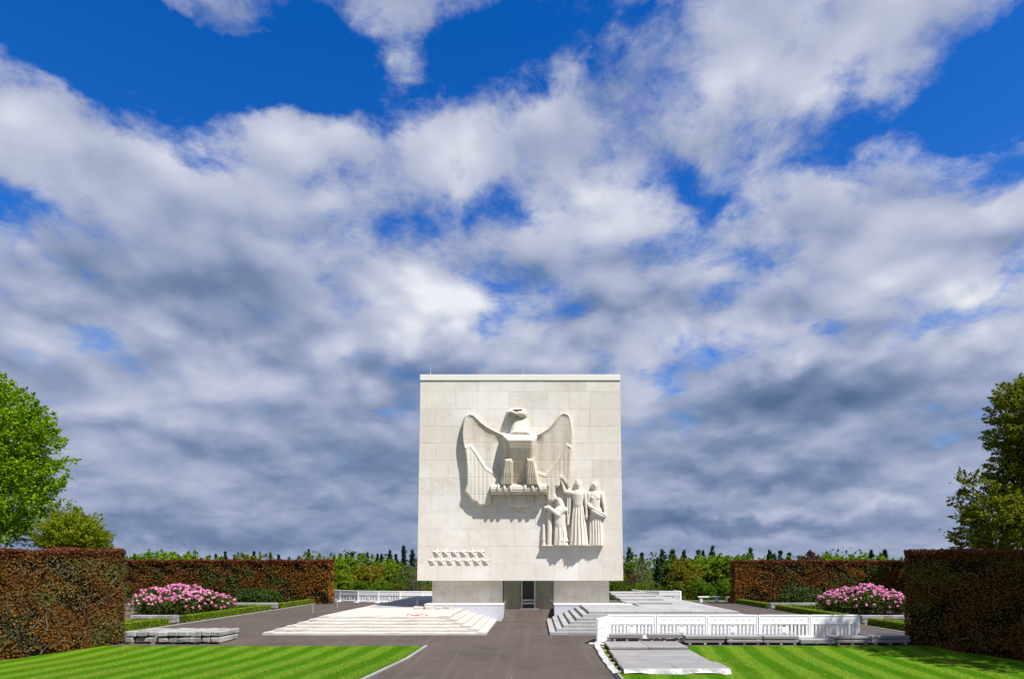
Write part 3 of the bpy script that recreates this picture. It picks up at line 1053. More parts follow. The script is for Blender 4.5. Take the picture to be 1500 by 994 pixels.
def figures():
    Zm = 6.213
    st = .42

    def grid(x0, x1, y0, y1):
        px = np.arange(770 + x0 / Zm, 770 + x1 / Zm, st)
        py = np.arange(680 + y0 / Zm, 680 + y1 / Zm, st)
        Xp, Yp = np.meshgrid(px, py)
        return px, py, (Xp - 770) * Zm, (Yp - 680) * Zm

    def fin(name, px, py, h, label):
        h = np.where(h > 0, h / 164.6 * .92, 0)
        h = np.where(h > 0, np.maximum(blur(h, 1), .02), 0)
        o = relief(name, px, py, h, M['figure'])
        c = Vector((BX(px.mean()), DB, BZ(py[-1])))
        o.data.transform(__import__('mathutils').Matrix.Translation(-c))
        o.location = c
        tag(o, label, 'statue', 'robed stone figures on the facade ledge')
        return o

    def folds(X, Y, xc, w0, w1, y0, y1, n, amp, ph=0.0):
        t = np.clip((Y - y0) / (y1 - y0), 0, 1)
        u = (X - xc) / (w0 + (w1 - w0) * t)
        return amp * (1.3 - 2.0 * np.abs(np.sin(u * n * .5 * math.pi + ph + .25 * np.sin(Y / 60.))) ** .7) * sst(Y, y0, y0 + 60) + amp * .6 * np.sin(u * n * 2.3 * math.pi + 1.3) * sst(Y, y0, y0 + 90)

    def face(h, X, Y, x, y, s=1.0):
        """brow, eyes, nose, mouth"""
        on = h > 0
        h = h + on * 5.0 * np.exp(-(((X - x) / (3.2 * s)) ** 2 + ((Y - y - 2) / (9 * s)) ** 2))
        for sx in (-1, 1):
            h = h - on * 5.5 * np.exp(-(((X - x - sx * 9 * s) / (5 * s)) ** 2 + ((Y - y + 3) / (3.6 * s)) ** 2))
        h = h - on * 3.0 * np.exp(-(((X - x) / (8 * s)) ** 2 + ((Y - y - 16 * s) / (2.4 * s)) ** 2))
        return h
    # --- tall standing figure, one hand raised
    px, py, X, Y = grid(300, 600, 105, 736)
    c = lambda *a, **k: capsule(X, Y, *a, **k)
    h = c(478, 335, 46, 484, 735, 90, 30, 34, fl=.62)
    h = np.where(h > 0, h + folds(X, Y, 480, 44, 88, 360, 735, 4.5, 7.0), h)
    for p in ((478, 275, 52, 478, 350, 45, 46, 42), (428, 264, 27, 532, 264, 26, 34), (446, 300, 26, 510, 300, 26, 44)):
        h = smax(h, c(*p, fl=.62), 12)
    cp = c(400, 252, 27, 388, 475, 16, 26)
    cp = np.where(cp > 0, cp + 6 * np.sin((X + Y * .03) / 3.4), cp)
    h = np.maximum(h, cp)
    for p in ((420, 258, 25, 357, 246, 19, 44), (357, 246, 19, 334, 168, 13, 48), (332, 166, 13, 322, 126, 7, 48), (324, 150, 9, 341, 150, 5, 52),
              (538, 264, 22, 553, 392, 17, 44), (553, 392, 16, 553, 470, 12, 48), (553, 470, 14, 553, 496, 8, 50), (386, 470, 17, 386, 545, 13, 30)):
        h = smax(h, c(*p), 3)
    h = np.maximum(h, c(474, 190, 36, 474, 228, 34, 22))
    h = np.maximum(h, c(476, 215, 15, 476, 250, 17, 46))
    h = np.maximum(h, face(c(475, 180, 27, 476, 208, 20, 48), X, Y, 476, 190))
    h = np.maximum(h, c(464, 158, 7, 486, 158, 7, 66))
    h = np.maximum(h, c(470, 150, 13, 468, 144, 9, 44))
    fin('carved_figure', px, py, np.where(h > 0, h, 0), 'tallest stone figure in long robe with one hand raised on the facade ledge')
    # --- standing figure with a sash
    px, py, X, Y = grid(555, 745, 150, 736)
    h = c(640, 430, 58, 638, 735, 68, 24, 28, fl=.55)
    h = np.where(h > 0, h + folds(X, Y, 638, 60, 68, 440, 735, 5.5, 6.5, .4), h)
    for p in ((632, 285, 48, 632, 400, 44, 42), (588, 266, 25, 676, 264, 25, 34)):
        h = smax(h, c(*p, fl=.62), 12)
    for p in ((607, 300, 17, 607, 304, 17, 58), (657, 300, 17, 657, 304, 17, 58)):
        h = smax(h, c(*p), 5)
    for p in ((578, 272, 19, 573, 360, 16, 40), (573, 360, 16, 602, 410, 13, 52), (692, 272, 21, 712, 370, 15, 34), (712, 370, 14, 722, 452, 9, 36)):
        h = smax(h, c(*p), 3)
    sash = np.maximum(c(582, 372, 20, 640, 432, 30, 54), c(640, 432, 30, 712, 462, 20, 54, 48))
    sash = np.where(sash > 0, sash + 4 * np.sin((Y - X * .55) / 4.2), sash)
    h = np.maximum(h, sash)
    h = np.maximum(h, c(628, 192, 31, 628, 208, 28, 22))
    h = np.maximum(h, c(630, 212, 14, 630, 250, 17, 42))
    h = np.maximum(h, face(c(631, 190, 25, 631, 214, 19, 46), X, Y, 632, 198, .95))
    h = np.maximum(h, c(618, 174, 6, 644, 174, 6, 62))
    fin('carved_figure', px, py, np.where(h > 0, h, 0), 'stone figure with bare torso and sash knotted round the hips')
    # --- kneeling figure holding a shaft
    px, py, X, Y = grid(140, 400, 285, 736)
    h = c(312, 530, 52, 320, 735, 68, 28, 34, fl=.72)
    h = np.where(h > 0, h + folds(X, Y, 316, 52, 68, 540, 735, 3.2, 6.0, .8), h)
    h = smax(h, c(312, 425, 54, 311, 530, 50, 44, fl=.5), 12)
    v = c(303, 335, 37, 335, 410, 32, 24)
    v = np.where(v > 0, v + 3 * np.sin((X + Y * .3) / 5.), v)
    h = np.maximum(h, v)
    shaft = np.where((np.abs(X - 218 + (Y - 550) * .01) < 22) & (Y > 385), 46 - ((X - 218) / 22) ** 2 * 8, -99)
    h = np.maximum(h, shaft)
    top = np.where((np.abs(X - 212) < 20) & (Y > 310) & (Y <= 385), 30, -99)
    h = np.maximum(h, top)
    for p in ((358, 412, 27, 298, 458, 25, 50), (298, 458, 25, 210, 392, 18, 58), (206, 392, 20, 176, 392, 13, 56), (178, 398, 12, 172, 412, 9, 50)):
        h = smax(h, c(*p), 4)
    h = smax(h, c(330, 690, 30, 374, 694, 17, 50), 5)
    h = np.maximum(h, face(c(296, 325, 25, 298, 352, 19, 46), X, Y, 296, 336, .95))
    h = np.maximum(h, c(285, 306, 6, 308, 305, 6, 62))
    h = np.maximum(h, c(163, 556, 13, 163, 690, 18, 18))
    h = np.maximum(h, c(166, 716, 18, 166, 730, 18, 18))
    fin('carved_figure', px, py, np.where(h > 0, h, 0), 'kneeling stone figure with crossed arms leaning on a tall shaft')
    # ledge
    mb = MB()
    xa, xb = BX(770 + 146 / Zm), BX(770 + 706 / Zm)
    mb.bev(xa, xb, DB - .30, DB + .01, BZ(680 + 742 / Zm), BZ(680 + 733 / Zm), .01)
    o = mb.build('figure_ledge', M['figure'])
    tag(o, 'thin stone ledge under the three robed figures', 'ledge')


figures()

# thirteen stars
ORD = ['first', 'second', 'third', 'fourth', 'fifth', 'sixth', 'seventh', 'eighth', 'ninth', 'tenth', 'eleventh', 'twelfth', 'thirteenth', 'fourteenth', 'fifteenth',
       'sixteenth', 'seventeenth', 'eighteenth', 'nineteenth', 'twentieth', 'twenty-first', 'twenty-second', 'twenty-third', 'twenty-fourth', 'twenty-fifth', 'twenty-sixth']
mb = MB()
vs = [(0, -.125, 0)]
for i in range(10):
    a = math.pi / 2 + i * math.pi / 5
    r = .285 if i % 2 == 0 else .125
    vs.append((r * math.cos(a), 0.002, r * math.sin(a)))
for i in range(10):
    a = math.pi / 2 + i * math.pi / 5
    r = .285 if i % 2 == 0 else .125
    vs.append((r * math.cos(a), .02, r * math.sin(a)))
fs = [(0, 1 + (i + 1) % 10, 1 + i) for i in range(10)] + [(1 + i, 1 + (i + 1) % 10, 11 + (i + 1) % 10, 11 + i) for i in range(10)]
mb.add(vs, fs)
star_me = mb.mesh('stone_star')
for row, (n, x0, yy) in enumerate(((6, 639.8, 808.6), (7, 633.4, 821.3))):
    for i in range(n):
        o = link('stone_star', star_me, M['figure'], None, (BX(x0 + 13.05 * i), DB, BZ(yy)))
        tag(o, f"faceted stone star, {ORD[i]} from the left in the {'upper' if row == 0 else 'lower'} row on the facade", 'star', 'stone stars on the facade')

# ------------------------------------------------------------------ left terrace: stripped steps of pale mortar
def rough_slab(name, x0, x1, y0, y1, z0, z1, mat, parent, amp=.02, seg_=.35, seed=0):
    """a long rough course: front and top subdivided and jittered, side ends too"""
    r = np.random.default_rng(seed)
    nx = max(2, int((x1 - x0) / seg_))
    prof = [(y0, z0), (y0, z0 + (z1 - z0) * .55), (y0 + .015, z1 - .012), (y0 + .05, z1), (y0 + (y1 - y0) * .5, z1), (y1, z1)]
    V, Fc = [], []
    off = None
    for i in range(nx + 1):
        x = x0 + (x1 - x0) * i / nx
        for k, (y, z) in enumerate(prof):
            j = amp if 0 < k < 5 else 0
            ex = amp * .8 * r.uniform(-1, 1) if i in (0, nx) else r.uniform(-.08, .08)
            V.append((x + ex, y + j * r.uniform(-.8, .8), z + j * .45 * r.uniform(-1, 1)))
    m = len(prof)
    for i in range(nx):
        for k in range(m - 1):
            a = i * m + k
            Fc.append((a, a + m, a + m + 1, a + 1))
    Fc.append(tuple(range(m)))
    Fc.append(tuple(nx * m + k for k in range(m))[::-1])
    # bottom ends to the ground at the back
    me = bpy.data.meshes.new(name)
    me.from_pydata(V, [], Fc)
    me.update()
    return link(name, me, mat, parent)


lt = empty('stripped_terrace', (-6.8, 27.3, .28), 'terrace with stripped pale mortar steps on the left of the entrance', 'terrace')
lt_o = lt.location.copy()
XA, XB, Y0 = -11.52, -2.10, 27.3
T, R_ = .36, .112
for i in range(6):
    zb, zt = .28 + R_ * i, .28 + R_ * (i + 1)
    yb = Y0 + T * i
    yend = yb + T + .08 if i < 5 else 36.0
    o = rough_slab('bare_step', XA + T * i, XB - T * i, yb, yend, zb - .02, zt, M['mortar'], lt, .010, .45, i)
    o.data.transform(__import__('mathutils').Matrix.Translation(-lt_o))
    # returns along both sides
    for sx, xe in ((-1, XA + T * i), (1, XB - T * i)):
        r = np.random.default_rng(50 + i)
        V, Fc = [], []
        ya, ye = yb, (35.2 if sx > 0 else 50.0)
        n = int((ye - ya) / .35)
        pr = [(0, zb - .02), (0.004, zb + (zt - zb) * .55), (.015, zt - .012), (.05, zt), (T + .08, zt + .001)]
        for k in range(n + 1):
            for q_, (dx, z) in enumerate(pr):
                j = .010 if 0 < q_ < 4 else 0
                V.append((xe - sx * (dx + j * r.uniform(-1, 1)), ya + (ye - ya) * k / n, z + .4 * j * r.uniform(-1, 1)))
        m = len(pr)
        for k in range(n):
            for q_ in range(m - 1):
                a = k * m + q_
                f = (a, a + 1, a + m + 1, a + m)
                Fc.append(f if sx > 0 else f[::-1])
        Fc.append(tuple(range(m)) if sx < 0 else tuple(range(m))[::-1])
        me = bpy.data.meshes.new('bare_step_return')
        me.from_pydata([Vector(v) - lt_o for v in V], [], Fc)
        me.update()
        link('bare_step_return', me, M['mortar'], lt)
mb = MB()
zt = .28 + R_ * 6
mb.box(XA + T * 5 + .1 - lt_o.x, XB - T * 5 - 2.0 - lt_o.x, 35.0 - lt_o.y, 52 - lt_o.y, -.1, zt - .004 - .28)
mb.build('terrace_bed', M['slate'], lt)
# loose rubble bed against the plinth
mb = MB()
for i in range(26):
    x, y = random.uniform(-6.4, -4.3), random.uniform(34.35, 34.9)
    s = random.uniform(.05, .16)
    mb.bev(x - s * 1.6 - lt_o.x, x + s * 1.6 - lt_o.x, y - s - lt_o.y, y + s - lt_o.y, zt - .03 - .28, zt + s * random.uniform(.5, 1.1) - .28, .02, .02)
o = mb.build('mortar_rubble', M['mortar'], lt)
o['kind'] = 'stuff'
# warning tape on an upper step
for (a, b) in ((-4.95, -4.35), (-4.2, -3.95), (-5.6, -5.2)):
    pass
tx = P2(610, 899, .86)[0]
m2 = MB()
for k in range(22):
    x = tx + k * .045
    z = .955 + .02 * math.sin(k * 1.3) + .03 * max(0, math.sin(k * .55))
    x2, z2 = x + .045, .955 + .02 * math.sin((k + 1) * 1.3) + .03 * max(0, math.sin((k + 1) * .55))
    y = 29.25 + .03 * math.sin(k * .9)
    m2.add([(x, y, z), (x2, y + .01, z2), (x2, y + .03, z2 + .05), (x, y + .02, z + .05)], [(0, 1, 2, 3)])
o = m2.build('warning_tape', M['tape'])
tag(o, 'crumpled red and white tape lying on a stripped upper step', 'tape')
for (px, py, zz) in ((458.5, 897, .95), (494, 889.5, .95), (611, 888.5, .95)):
    x, d = P2(px, py, zz)
    m2 = MB(); m2.tube([(0, 0, -.02), (0, 0, .2), (.004, 0, .4)], [.012, .012, .012], 6)
    o = m2.build('survey_pin', M['rod'], None, (x, d, zz))
    tag(o, {458.5: 'thin metal survey pin at the outer corner of the pale steps', 494: 'thin metal survey pin midway along the outer terrace edge', 611: 'thin metal survey pin on the terrace near the memorial base'}[px], 'survey pin', 'survey pins on the stripped terrace')

# ------------------------------------------------------------------ right terrace: granite steps and paving
rt = empty('granite_terrace', (5.5, 27.3, .28), 'grey granite terrace with clean block steps on the right of the entrance', 'terrace')
ro = rt.location.copy()
XA, XB = .58, 10.9
T, R_, NS = .30, .1271, 7
rs = random.Random(3)
for i in range(NS):
    zb, zt = .28 + R_ * i, .28 + R_ * (i + 1)
    yb = Y0 + T * i
    dep = T + .06 if i < NS - 1 else .55
    # front course
    x = XA + T * i
    xe = XB - T * i
    first = True
    while x < xe - .01:
        w = rs.uniform(1.1, 1.35)
        if first:
            w = .5 + .5 * (i % 2) + .3
        w = min(w, xe - x)
        if xe - x - w < .45:
            w = xe - x
        m2 = MB()
        m2.bev(x + .003 - ro.x, x + w - .003 - ro.x, yb - ro.y - rs.uniform(0, .004), yb + dep - ro.y, zb - .03 - .28 * 1, zt - .28 - .002 * rs.random(), .007)
        m2.build('step_block', M['granite'], rt)
        x += w
        first = False
    # side returns
    for sx, x0 in ((1, XA + T * i), (-1, XB - T * i)):
        y = yb + dep + .002
        ye = 34.93 if sx > 0 else 50
        while y < ye - .01:
            L = min(rs.uniform(1.5, 1.9), ye - y)
            if ye - y - L < .5: L = ye - y
            xa, xb = (x0, x0 + dep) if sx > 0 else (x0 - dep, x0)
            m2 = MB()
            m2.bev(xa - ro.x, xb - ro.x, y + .003 - ro.y, y + L - .003 - ro.y, zb - .03 - .28, zt - .28 - .002 * rs.random(), .007)
            m2.build('step_block', M['granite'], rt)
            y += L
# paving on top
xa0, xb0 = XA + T * 6 + .552, XB - T * 6 - .552
ny = 0
y = Y0 + T * 6 + .552
while y < 50:
    L = 1.9
    x = xa0
    k = 0
    while x < xb0 - .01:
        w = min(1.22, xb0 - x)
        if xb0 - x - w < .3: w = xb0 - x
        if not (y + L > DP - .01 and x < 5.2):
            m2 = MB()
            m2.bev(x + .004 - ro.x, x + w - .004 - ro.x, y + .004 - ro.y, y + L - .004 - ro.y, 1.05 - .28, 1.168 - .28 + rs.uniform(-.002, .002), .006)
            m2.build('paving_slab', M['granite'], rt)
        x += w
    y += L
# two narrow slabs close the gap in front of the plinth
mb = MB()
mb.bev(2.95 - ro.x, 5.25 - ro.x, 33.3 - ro.y, DP - .03 - ro.y, 1.0 - .28, 1.164 - .28, .006)
mb.build('paving_slab', M['granite'], rt)
# shallow stacked courses beside the building
for i in range(4):
    y = 35.35 + 2.75 * i
    for k in range(3):
        m2 = MB()
        m2.bev(4.92 + .04 * i + .85 * k - ro.x, 4.92 + .04 * i + .85 * k + .84 - ro.x, y - ro.y, y + 2.7 - ro.y, 1.172 - .28, 1.172 + .085 * (i + 1) - .28, .012)
        m2.build('stacked_slab', M['granite'], rt)


# ------------------------------------------------------------------ white barrier panels
def make_barrier():
    root = empty('barrier_panel', (0, 0, 0))
    W_, Hh = 1.96, .97
    z = .05
    mb = MB(); mb.bev(0.03, W_ - .03, -.030, .030, z + .62, z + .92, .015); b = mb.build('top_board', M['plastic'], root)
    mb = MB(); mb.bev(0.03, W_ - .03, -.042, .042, z + .90, z + .965, .015); mb.build('top_rail', M['plastic'], root)
    mb = MB(); mb.bev(0.03, W_ - .03, -.036, .036, z + .585, z + .625, .008); mb.build('middle_rail', M['plastic'], root)
    mb = MB(); mb.bev(0.03, W_ - .03, -.040, .040, z + .0, z + .13, .015); mb.build('bottom_rail', M['plastic'], root)
    for i, x in enumerate((.30, .56, .84, 1.14, 1.42, 1.66)):
        m2 = MB(); m2.tube([(x, -.012, z + .775), (x, -.038, z + .775)], [.034, .026], 10); m2.build('stud', M['greyplastic'], b)
    for i in range(13):
        if i == 6:
            continue
        x = .10 + (W_ - .20) * i / 12
        m2 = MB(); m2.bev(x - .042, x + .042, -.026 + .012 * (i % 2), .026, z + .12, z + .595, .01); m2.build('slat', M['plastic'], root)
    m2 = MB(); m2.bev(W_ / 2 - .10, W_ / 2 + .10, -.03, .03, z + .24, z + .48, .012); c = m2.build('centre_plate', M['plastic'], root)
    for x in (W_ / 2 - .085, W_ / 2 + .085):
        m2 = MB(); m2.bev(x - .018, x + .018, -.026, .026, z + .12, z + .6, .006); m2.build('centre_bar', M['plastic'], c)
    for x in (.022, W_ - .022):
        m2 = MB(); m2.bev(x - .03, x + .03, -.045, .045, .02, z + .96, .012); m2.build('post', M['plastic'], root)
    for x in (.0, ):
        m2 = MB(); m2.bev(x - .13, x + .13, -.40, .34, 0, .075, .02); m2.bev(x - .07, x + .07, -.12, .12, .07, .12, .015); m2.build('foot', M['greyplastic'], root)
    return root


proto = make_barrier()
first = True


def barrier(a, b, label, group):
    """panel from a to b (plan points)"""
    global first
    o = proto if first else copy_tree(proto)
    first = False
    a, b = Vector((*a, gz(a[1]))), Vector((*b, gz(b[1])))
    o.location = a
    o.rotation_euler = (0, 0, math.atan2(b.y - a.y, b.x - a.x))
    o.scale = ((b - a).length / 1.98, 1, 1)
    tag(o, label, 'barrier', group)


DF = 26.0
fx = [P2(v, 937.6, gz(DF))[0] for v in (890.5, 962.5, 1037.5, 1113, 1189, 1263)]
for i in range(5):
    barrier((fx[i] + .01, DF), (fx[i + 1] - .01, DF + .02 * (-1) ** i), f"white plastic barrier panel, {ORD[i]} from the path in the row before the granite steps", 'white barrier panels before the granite steps')
barrier((2.36, 24.85), (fx[0] - .03, DF - .02), 'white plastic barrier panel turned along the path edge at the row end', 'white barrier panels before the granite steps')
# far left row
fl = [(478.6, 57.5), (498.3, 56.3), (524.6, 55.0), (554.4, 54.2), (586, 53.6), (618, 53.4), (650, 53.4)]
fl = [((p - CX) / F * d, d) for p, d in fl]
for i in range(6):
    barrier(fl[i], fl[i + 1], f"white barrier panel behind the stripped terrace, {ORD[i]} from the copper hedge end", 'white barrier panels behind the stripped terrace')
fr2 = [(926, 58.5), (938.5, 55.0), (966, 54.2), (997, 53.8)]
fr2 = [((p - CX) / F * d, d) for p, d in fr2]
for i in range(3):
    o = barrier(fr2[i], fr2[i + 1], ('white barrier panel angled back behind the granite terrace', 'white barrier panel behind the granite terrace, nearer the memorial', 'white barrier panel behind the granite terrace, nearer the stone bench')[i], 'white barrier panels behind the granite terrace')
barrier((fr2[3][0] + .02, fr2[3][1]), (fr2[3][0] - .15, fr2[3][1] + 2.0), 'white barrier panel seen edge on behind the granite terrace', 'white barrier panels behind the granite terrace')


# ------------------------------------------------------------------ pallets of slabs, stone stacks
def slab_pallet(px0, px1, d, layers, label, deep=.75, th=.115, lift=.075):
    x0, x1 = (px0 - CX) / F * d, (px1 - CX) / F * d
    z = gz(d) + .012
    root = empty('slab_pallet', ((x0 + x1) / 2, d, z), label, 'stone slabs', 'slabs stacked along the lawn edge')
    w = x1 - x0
    for bx in (-.38, 0, .38):
        m2 = MB(); m2.bev(bx * w - .05, bx * w + .05, .02, deep - .02, 0, lift, .006); m2.build('batten', M['wood'], root)
    zz = lift + .002
    for k in range(layers):
        ox = random.uniform(-.03, .03)
        m2 = MB(); m2.bev(-w / 2 + ox, w / 2 + ox, .0 + random.uniform(-.02, .03), deep + random.uniform(-.03, .03), zz, zz + th, .012, .006)
        m2.build('slab', M['slab'], root)
        zz += th
        if k < layers - 1:
            for bx in (-.38, .38):
                m2 = MB(); m2.bev(bx * w - .05, bx * w + .05, .03, deep - .05, zz, zz + .03, .004); m2.build('spacer', M['wood'], root)
            zz += .03
    return root


slab_pallet(894.5, 943, 25.45, 1, 'single rough edged slab on battens nearest the path before the barriers', deep=.42, th=.16, lift=.15)
slab_pallet(949.5, 998, 25.45, 1, 'single grey slab on battens between two barrier feet', deep=.42, th=.16, lift=.15)
slab_pallet(1004, 1062.5, 24.8, 2, 'two stacked grey slabs behind the big slab pile')
slab_pallet(1064.5, 1117, 24.8, 2, 'two stacked grey slabs before the third barrier panel')
slab_pallet(1119, 1171, 24.8, 2, 'two stacked grey slabs before the fourth barrier panel')
slab_pallet(1172, 1222, 24.7, 1, 'single low slab on pale wood blocks on the lawn edge', th=.16, lift=.06)
slab_pallet(1223, 1275, 24.8, 2, 'two uneven slabs at the hedge end of the barrier row', th=.10)
slab_pallet(1277, 1334, 24.8, 2, 'shaded pair of wide slabs beside the dark hedge', th=.12, deep=1.1)

# the long pile of slabs on the right lawn
d0, d1 = 18.95, 23.4
pile = empty('slab_pile', (4.0, 19.0, 0), 'long low pile of wet grey paving slabs on battens beside the path', 'stone slabs')
x0 = 2.52
ylist = [18.75, 20.1, 21.6, 23.1, 24.95]
wid = [3.12, 2.92, 2.88, 2.82]
for i in range(4):
    ya, yb = ylist[i], ylist[i + 1]
    zg = gz((ya + yb) / 2)
    n = 2 if i in (0, 3) else 1
    for k in range(n):
        wseg = wid[i] / n
        m2 = MB()
        m2.bev(x0 + .03 * i + wseg * k + .004 - 4.0, x0 + .03 * i + wseg * (k + 1) - .004 - 4.0, ya + .006 - 19.0, yb - .006 - 19.0, zg + .075 + .004 * i, zg + .175 + .006 * (i % 2), .014, .006)
        m2.build('slab', M['slab'], pile)
    for bx in (.3, 1.3, 2.3):
        m2 = MB(); m2.bev(x0 + bx - .06 - 4.0, x0 + bx + .06 - 4.0, ya + .1 - 19.0, yb - .1 - 19.0, zg + .01, zg + .073, .006); m2.build('batten', M['wood'], pile)
# crinkled plastic skirt hanging over the front and left edges
def skirt(pts, ztop, zbot, out, name, parent, o_):
    V, Fc = [], []
    r = np.random.default_rng(4)
    acc = []
    for (a, b) in zip(pts[:-1], pts[1:]):
        n = max(2, int(math.dist(a, b) / .08))
        for i in range(n):
            acc.append((a[0] + (b[0] - a[0]) * i / n, a[1] + (b[1] - a[1]) * i / n, b[0] - a[0], b[1] - a[1]))
    acc.append((*pts[-1], acc[-1][2], acc[-1][3]))
    ph = 0
    for (x, y, tx_, ty_) in acc:
        L = math.hypot(tx_, ty_)
        nx, ny = ty_ / L, -tx_ / L
        ph += r.uniform(.3, 1.1)
        for k in range(4):
            t = k / 3
            e = out * t ** 1.2 + .025 * math.sin(ph) * t + .01 * r.uniform(-1, 1)
            V.append((x + nx * e - o_[0], y + ny * e - o_[1], ztop + (zbot - ztop) * t + (.03 * math.sin(ph * .37) if k == 3 else 0)))
    for i in range(len(acc) - 1):
        for k in range(3):
            a = i * 4 + k
            Fc.append((a, a + 1, a + 5, a + 4))
    me = bpy.data.meshes.new(name)
    me.from_pydata(V, [], Fc)
    me.update()
    return link(name, me, M['wrap'], parent, smooth=True)


skirt([(x0 + .02, 18.73), (x0 + 3.1, 18.73), (x0 + 3.14, 20.0)], .165, .03, .05, 'plastic_wrap', pile, (4.0, 19.0))
mb = MB()
for i in range(16):
    y = 18.75 + i * .385
    w0, w1 = .02 * math.sin(i * 1.7), .02 * math.sin((i + 1) * 1.7)
    za, zb_ = gz(y), gz(y + .385)
    mb.add([(x0 - .30 - 4 + w0, y - 19, za + .035), (x0 - .10 - 4, y - 19, za + .06 + w0), (x0 - .10 - 4, y + .385 - 19, zb_ + .06 + w1), (x0 - .30 - 4 + w1, y + .385 - 19, zb_ + .035)], [(0, 1, 2, 3)])
mb.build('plastic_sheet', M['wrap'], pile)
for i in range(7):
    m2 = MB(); y = 18.85 + i * .88
    m2.bev(x0 - .09 - 4, x0 + .03 - 4, y - 19, y + .16 - 19, gz(y) + .01, gz(y) + .075, .006); m2.build('batten', M['wood'], pile)

# weathered blocks stacked at the left lawn edge
dS = 25.0


def blocks(pxs, pyt, pyb, dep, d, labels, ztop=None, dark=()):
    z1, z0 = H - (pyt - HY) * d / F, H - (pyb - HY) * d / F
    for i in range(len(labels)):
        a, b = pxs[i]
        xa, xb = (a - CX) / F * d, (b - CX) / F * d
        root_x = (xa + xb) / 2
        m2 = MB()
        back = .08 if i < 3 else 0.0
        m2.bev(xa - root_x + .010, xb - root_x - .010, random.uniform(-.07, .07) + back, dep + random.uniform(-.25, .1), 0, (z1 - z0) * random.uniform(.88, 1.0), .03, .02)
        o = m2.build('stone_block', M['oldstone'], None, (root_x, d, z0))
        tag(o, labels[i], 'stone block', 'weathered blocks stacked at the lawn edge')


top = [(181.3, 197), (197.5, 212.5), (213, 229.5), (230.5, 245), (245.5, 260), (260.5, 275), (276.5, 293), (294, 307.5), (308, 323)]
bot = [(181.5, 194), (194.5, 212), (213, 230), (231, 245.5), (246, 258.5), (259.5, 275), (278, 292.5), (293.5, 307), (307.5, 323.5)]
blocks(top, 924.2, 931.6, 1.75, dS, [f"weathered grey block, {ORD[i]} from the left in the top layer by the left hedge" for i in range(9)])
blocks(bot, 933.2, 940.6, 1.6, dS, [f"weathered grey block, {ORD[i]} from the left in the bottom layer by the left hedge" for i in range(9)])
for i, px in enumerate((186, 206, 226, 240, 268, 285, 318)):
    x = (px - CX) / F * dS
    m2 = MB(); zt_ = H - (931.7 - HY) * dS / F
    m2.bev(-.05, .05, .1, 1.4, H - (933.1 - HY) * dS / F - zt_, 0, .004)
    o = m2.build('wood_spacer', M['wood'], None, (x, dS, zt_))
    tag(o, f'thin wooden spacer, {ORD[i]} from the left between the two layers of weathered blocks', 'wood spacer', 'spacers in the block stack')
for i, px in enumerate((190, 222, 252, 284, 320)):
    x = (px - CX) / F * dS
    zb_ = gz(dS)
    m2 = MB(); m2.bev(-.06, .06, .05, 1.5, 0, H - (940.7 - HY) * dS / F - zb_, .005)
    o = m2.build('wood_bearer', M['wood'], None, (x, dS, zb_))
    tag(o, f'wooden bearer, {ORD[i]} from the left on the ground under the weathered blocks', 'wood bearer', 'bearers under the block stack')

# ------------------------------------------------------------------ gardens: box hedging, long stone stacks
def box_hedge(pts, w, h, label, dens=900):
    """low clipped hedge along pts"""
    root = empty('box_hedge', (pts[0][0], pts[0][1], gz(pts[0][1])), label, 'box hedge', 'clipped box hedges in the garden beds')
    o_ = root.location
    core, Vs = MB(), []
    for (a, b) in zip(pts[:-1], pts[1:]):
        t = np.array([b[0] - a[0], b[1] - a[1]]); L = np.linalg.norm(t); t = t / L
        nn = np.array([t[1], -t[0]])
        c = [np.array(a) - nn * w * .46, np.array(a) + nn * w * .46, np.array(b) + nn * w * .46, np.array(b) - nn * w * .46]
        core.add([(p[0] - o_.x, p[1] - o_.y, gz(p[1]) - .02 - o_.z) for p in c] + [(p[0] - o_.x, p[1] - o_.y, gz(p[1]) + h * .96 - o_.z) for p in c],
                 [(4, 5, 6, 7), (0, 1, 5, 4), (1, 2, 6, 5), (2, 3, 7, 6), (3, 0, 4, 7)])
        area = L * (2 * h + w) + 2 * w * h
        n = int(area * dens)
        u = RNG.uniform(0, L, n)
        per = RNG.uniform(0, 2 * h + w, n)
        off = np.where(per < h, -w / 2, np.where(per < h + w, per - h - w / 2, w / 2))
        z = np.where(per < h, per, np.where(per < h + w, h, 2 * h + w - per))
        nrm = np.where((per < h)[:, None], np.array([-nn[0], -nn[1], .2]), np.where((per < h + w)[:, None], np.array([0, 0, 1.]), np.array([nn[0], nn[1], .2])))
        P = np.stack([a[0] + t[0] * u + nn[0] * off, a[1] + t[1] * u + nn[1] * off, z], 1)
        # end caps
        ne = int(2 * w * h * dens)
        uo = RNG.uniform(-w / 2, w / 2, ne)
        e = RNG.integers(0, 2, ne)
        Pe = np.stack([a[0] + t[0] * L * e + nn[0] * uo, a[1] + t[1] * L * e + nn[1] * uo, RNG.uniform(0, h, ne)], 1)
        ae = np.where(e[:, None] > 0, np.array([t[0], t[1], .2]), np.array([-t[0], -t[1], .2]))
        P = np.concatenate([P, Pe]); nrm = np.concatenate([nrm, ae])
        P[:, 2] += [gz(v) for v in P[:, 1]]
        P += RNG.normal(0, .012, P.shape)
        P -= np.array(o_)
        Vs.append(leaves(P, .055, normal=nrm, nmix=.55))
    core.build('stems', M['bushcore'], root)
    link('foliage', leaf_mesh('foliage', Vs), M['box'], root)


def mir(x):
    return 2 * XM - x


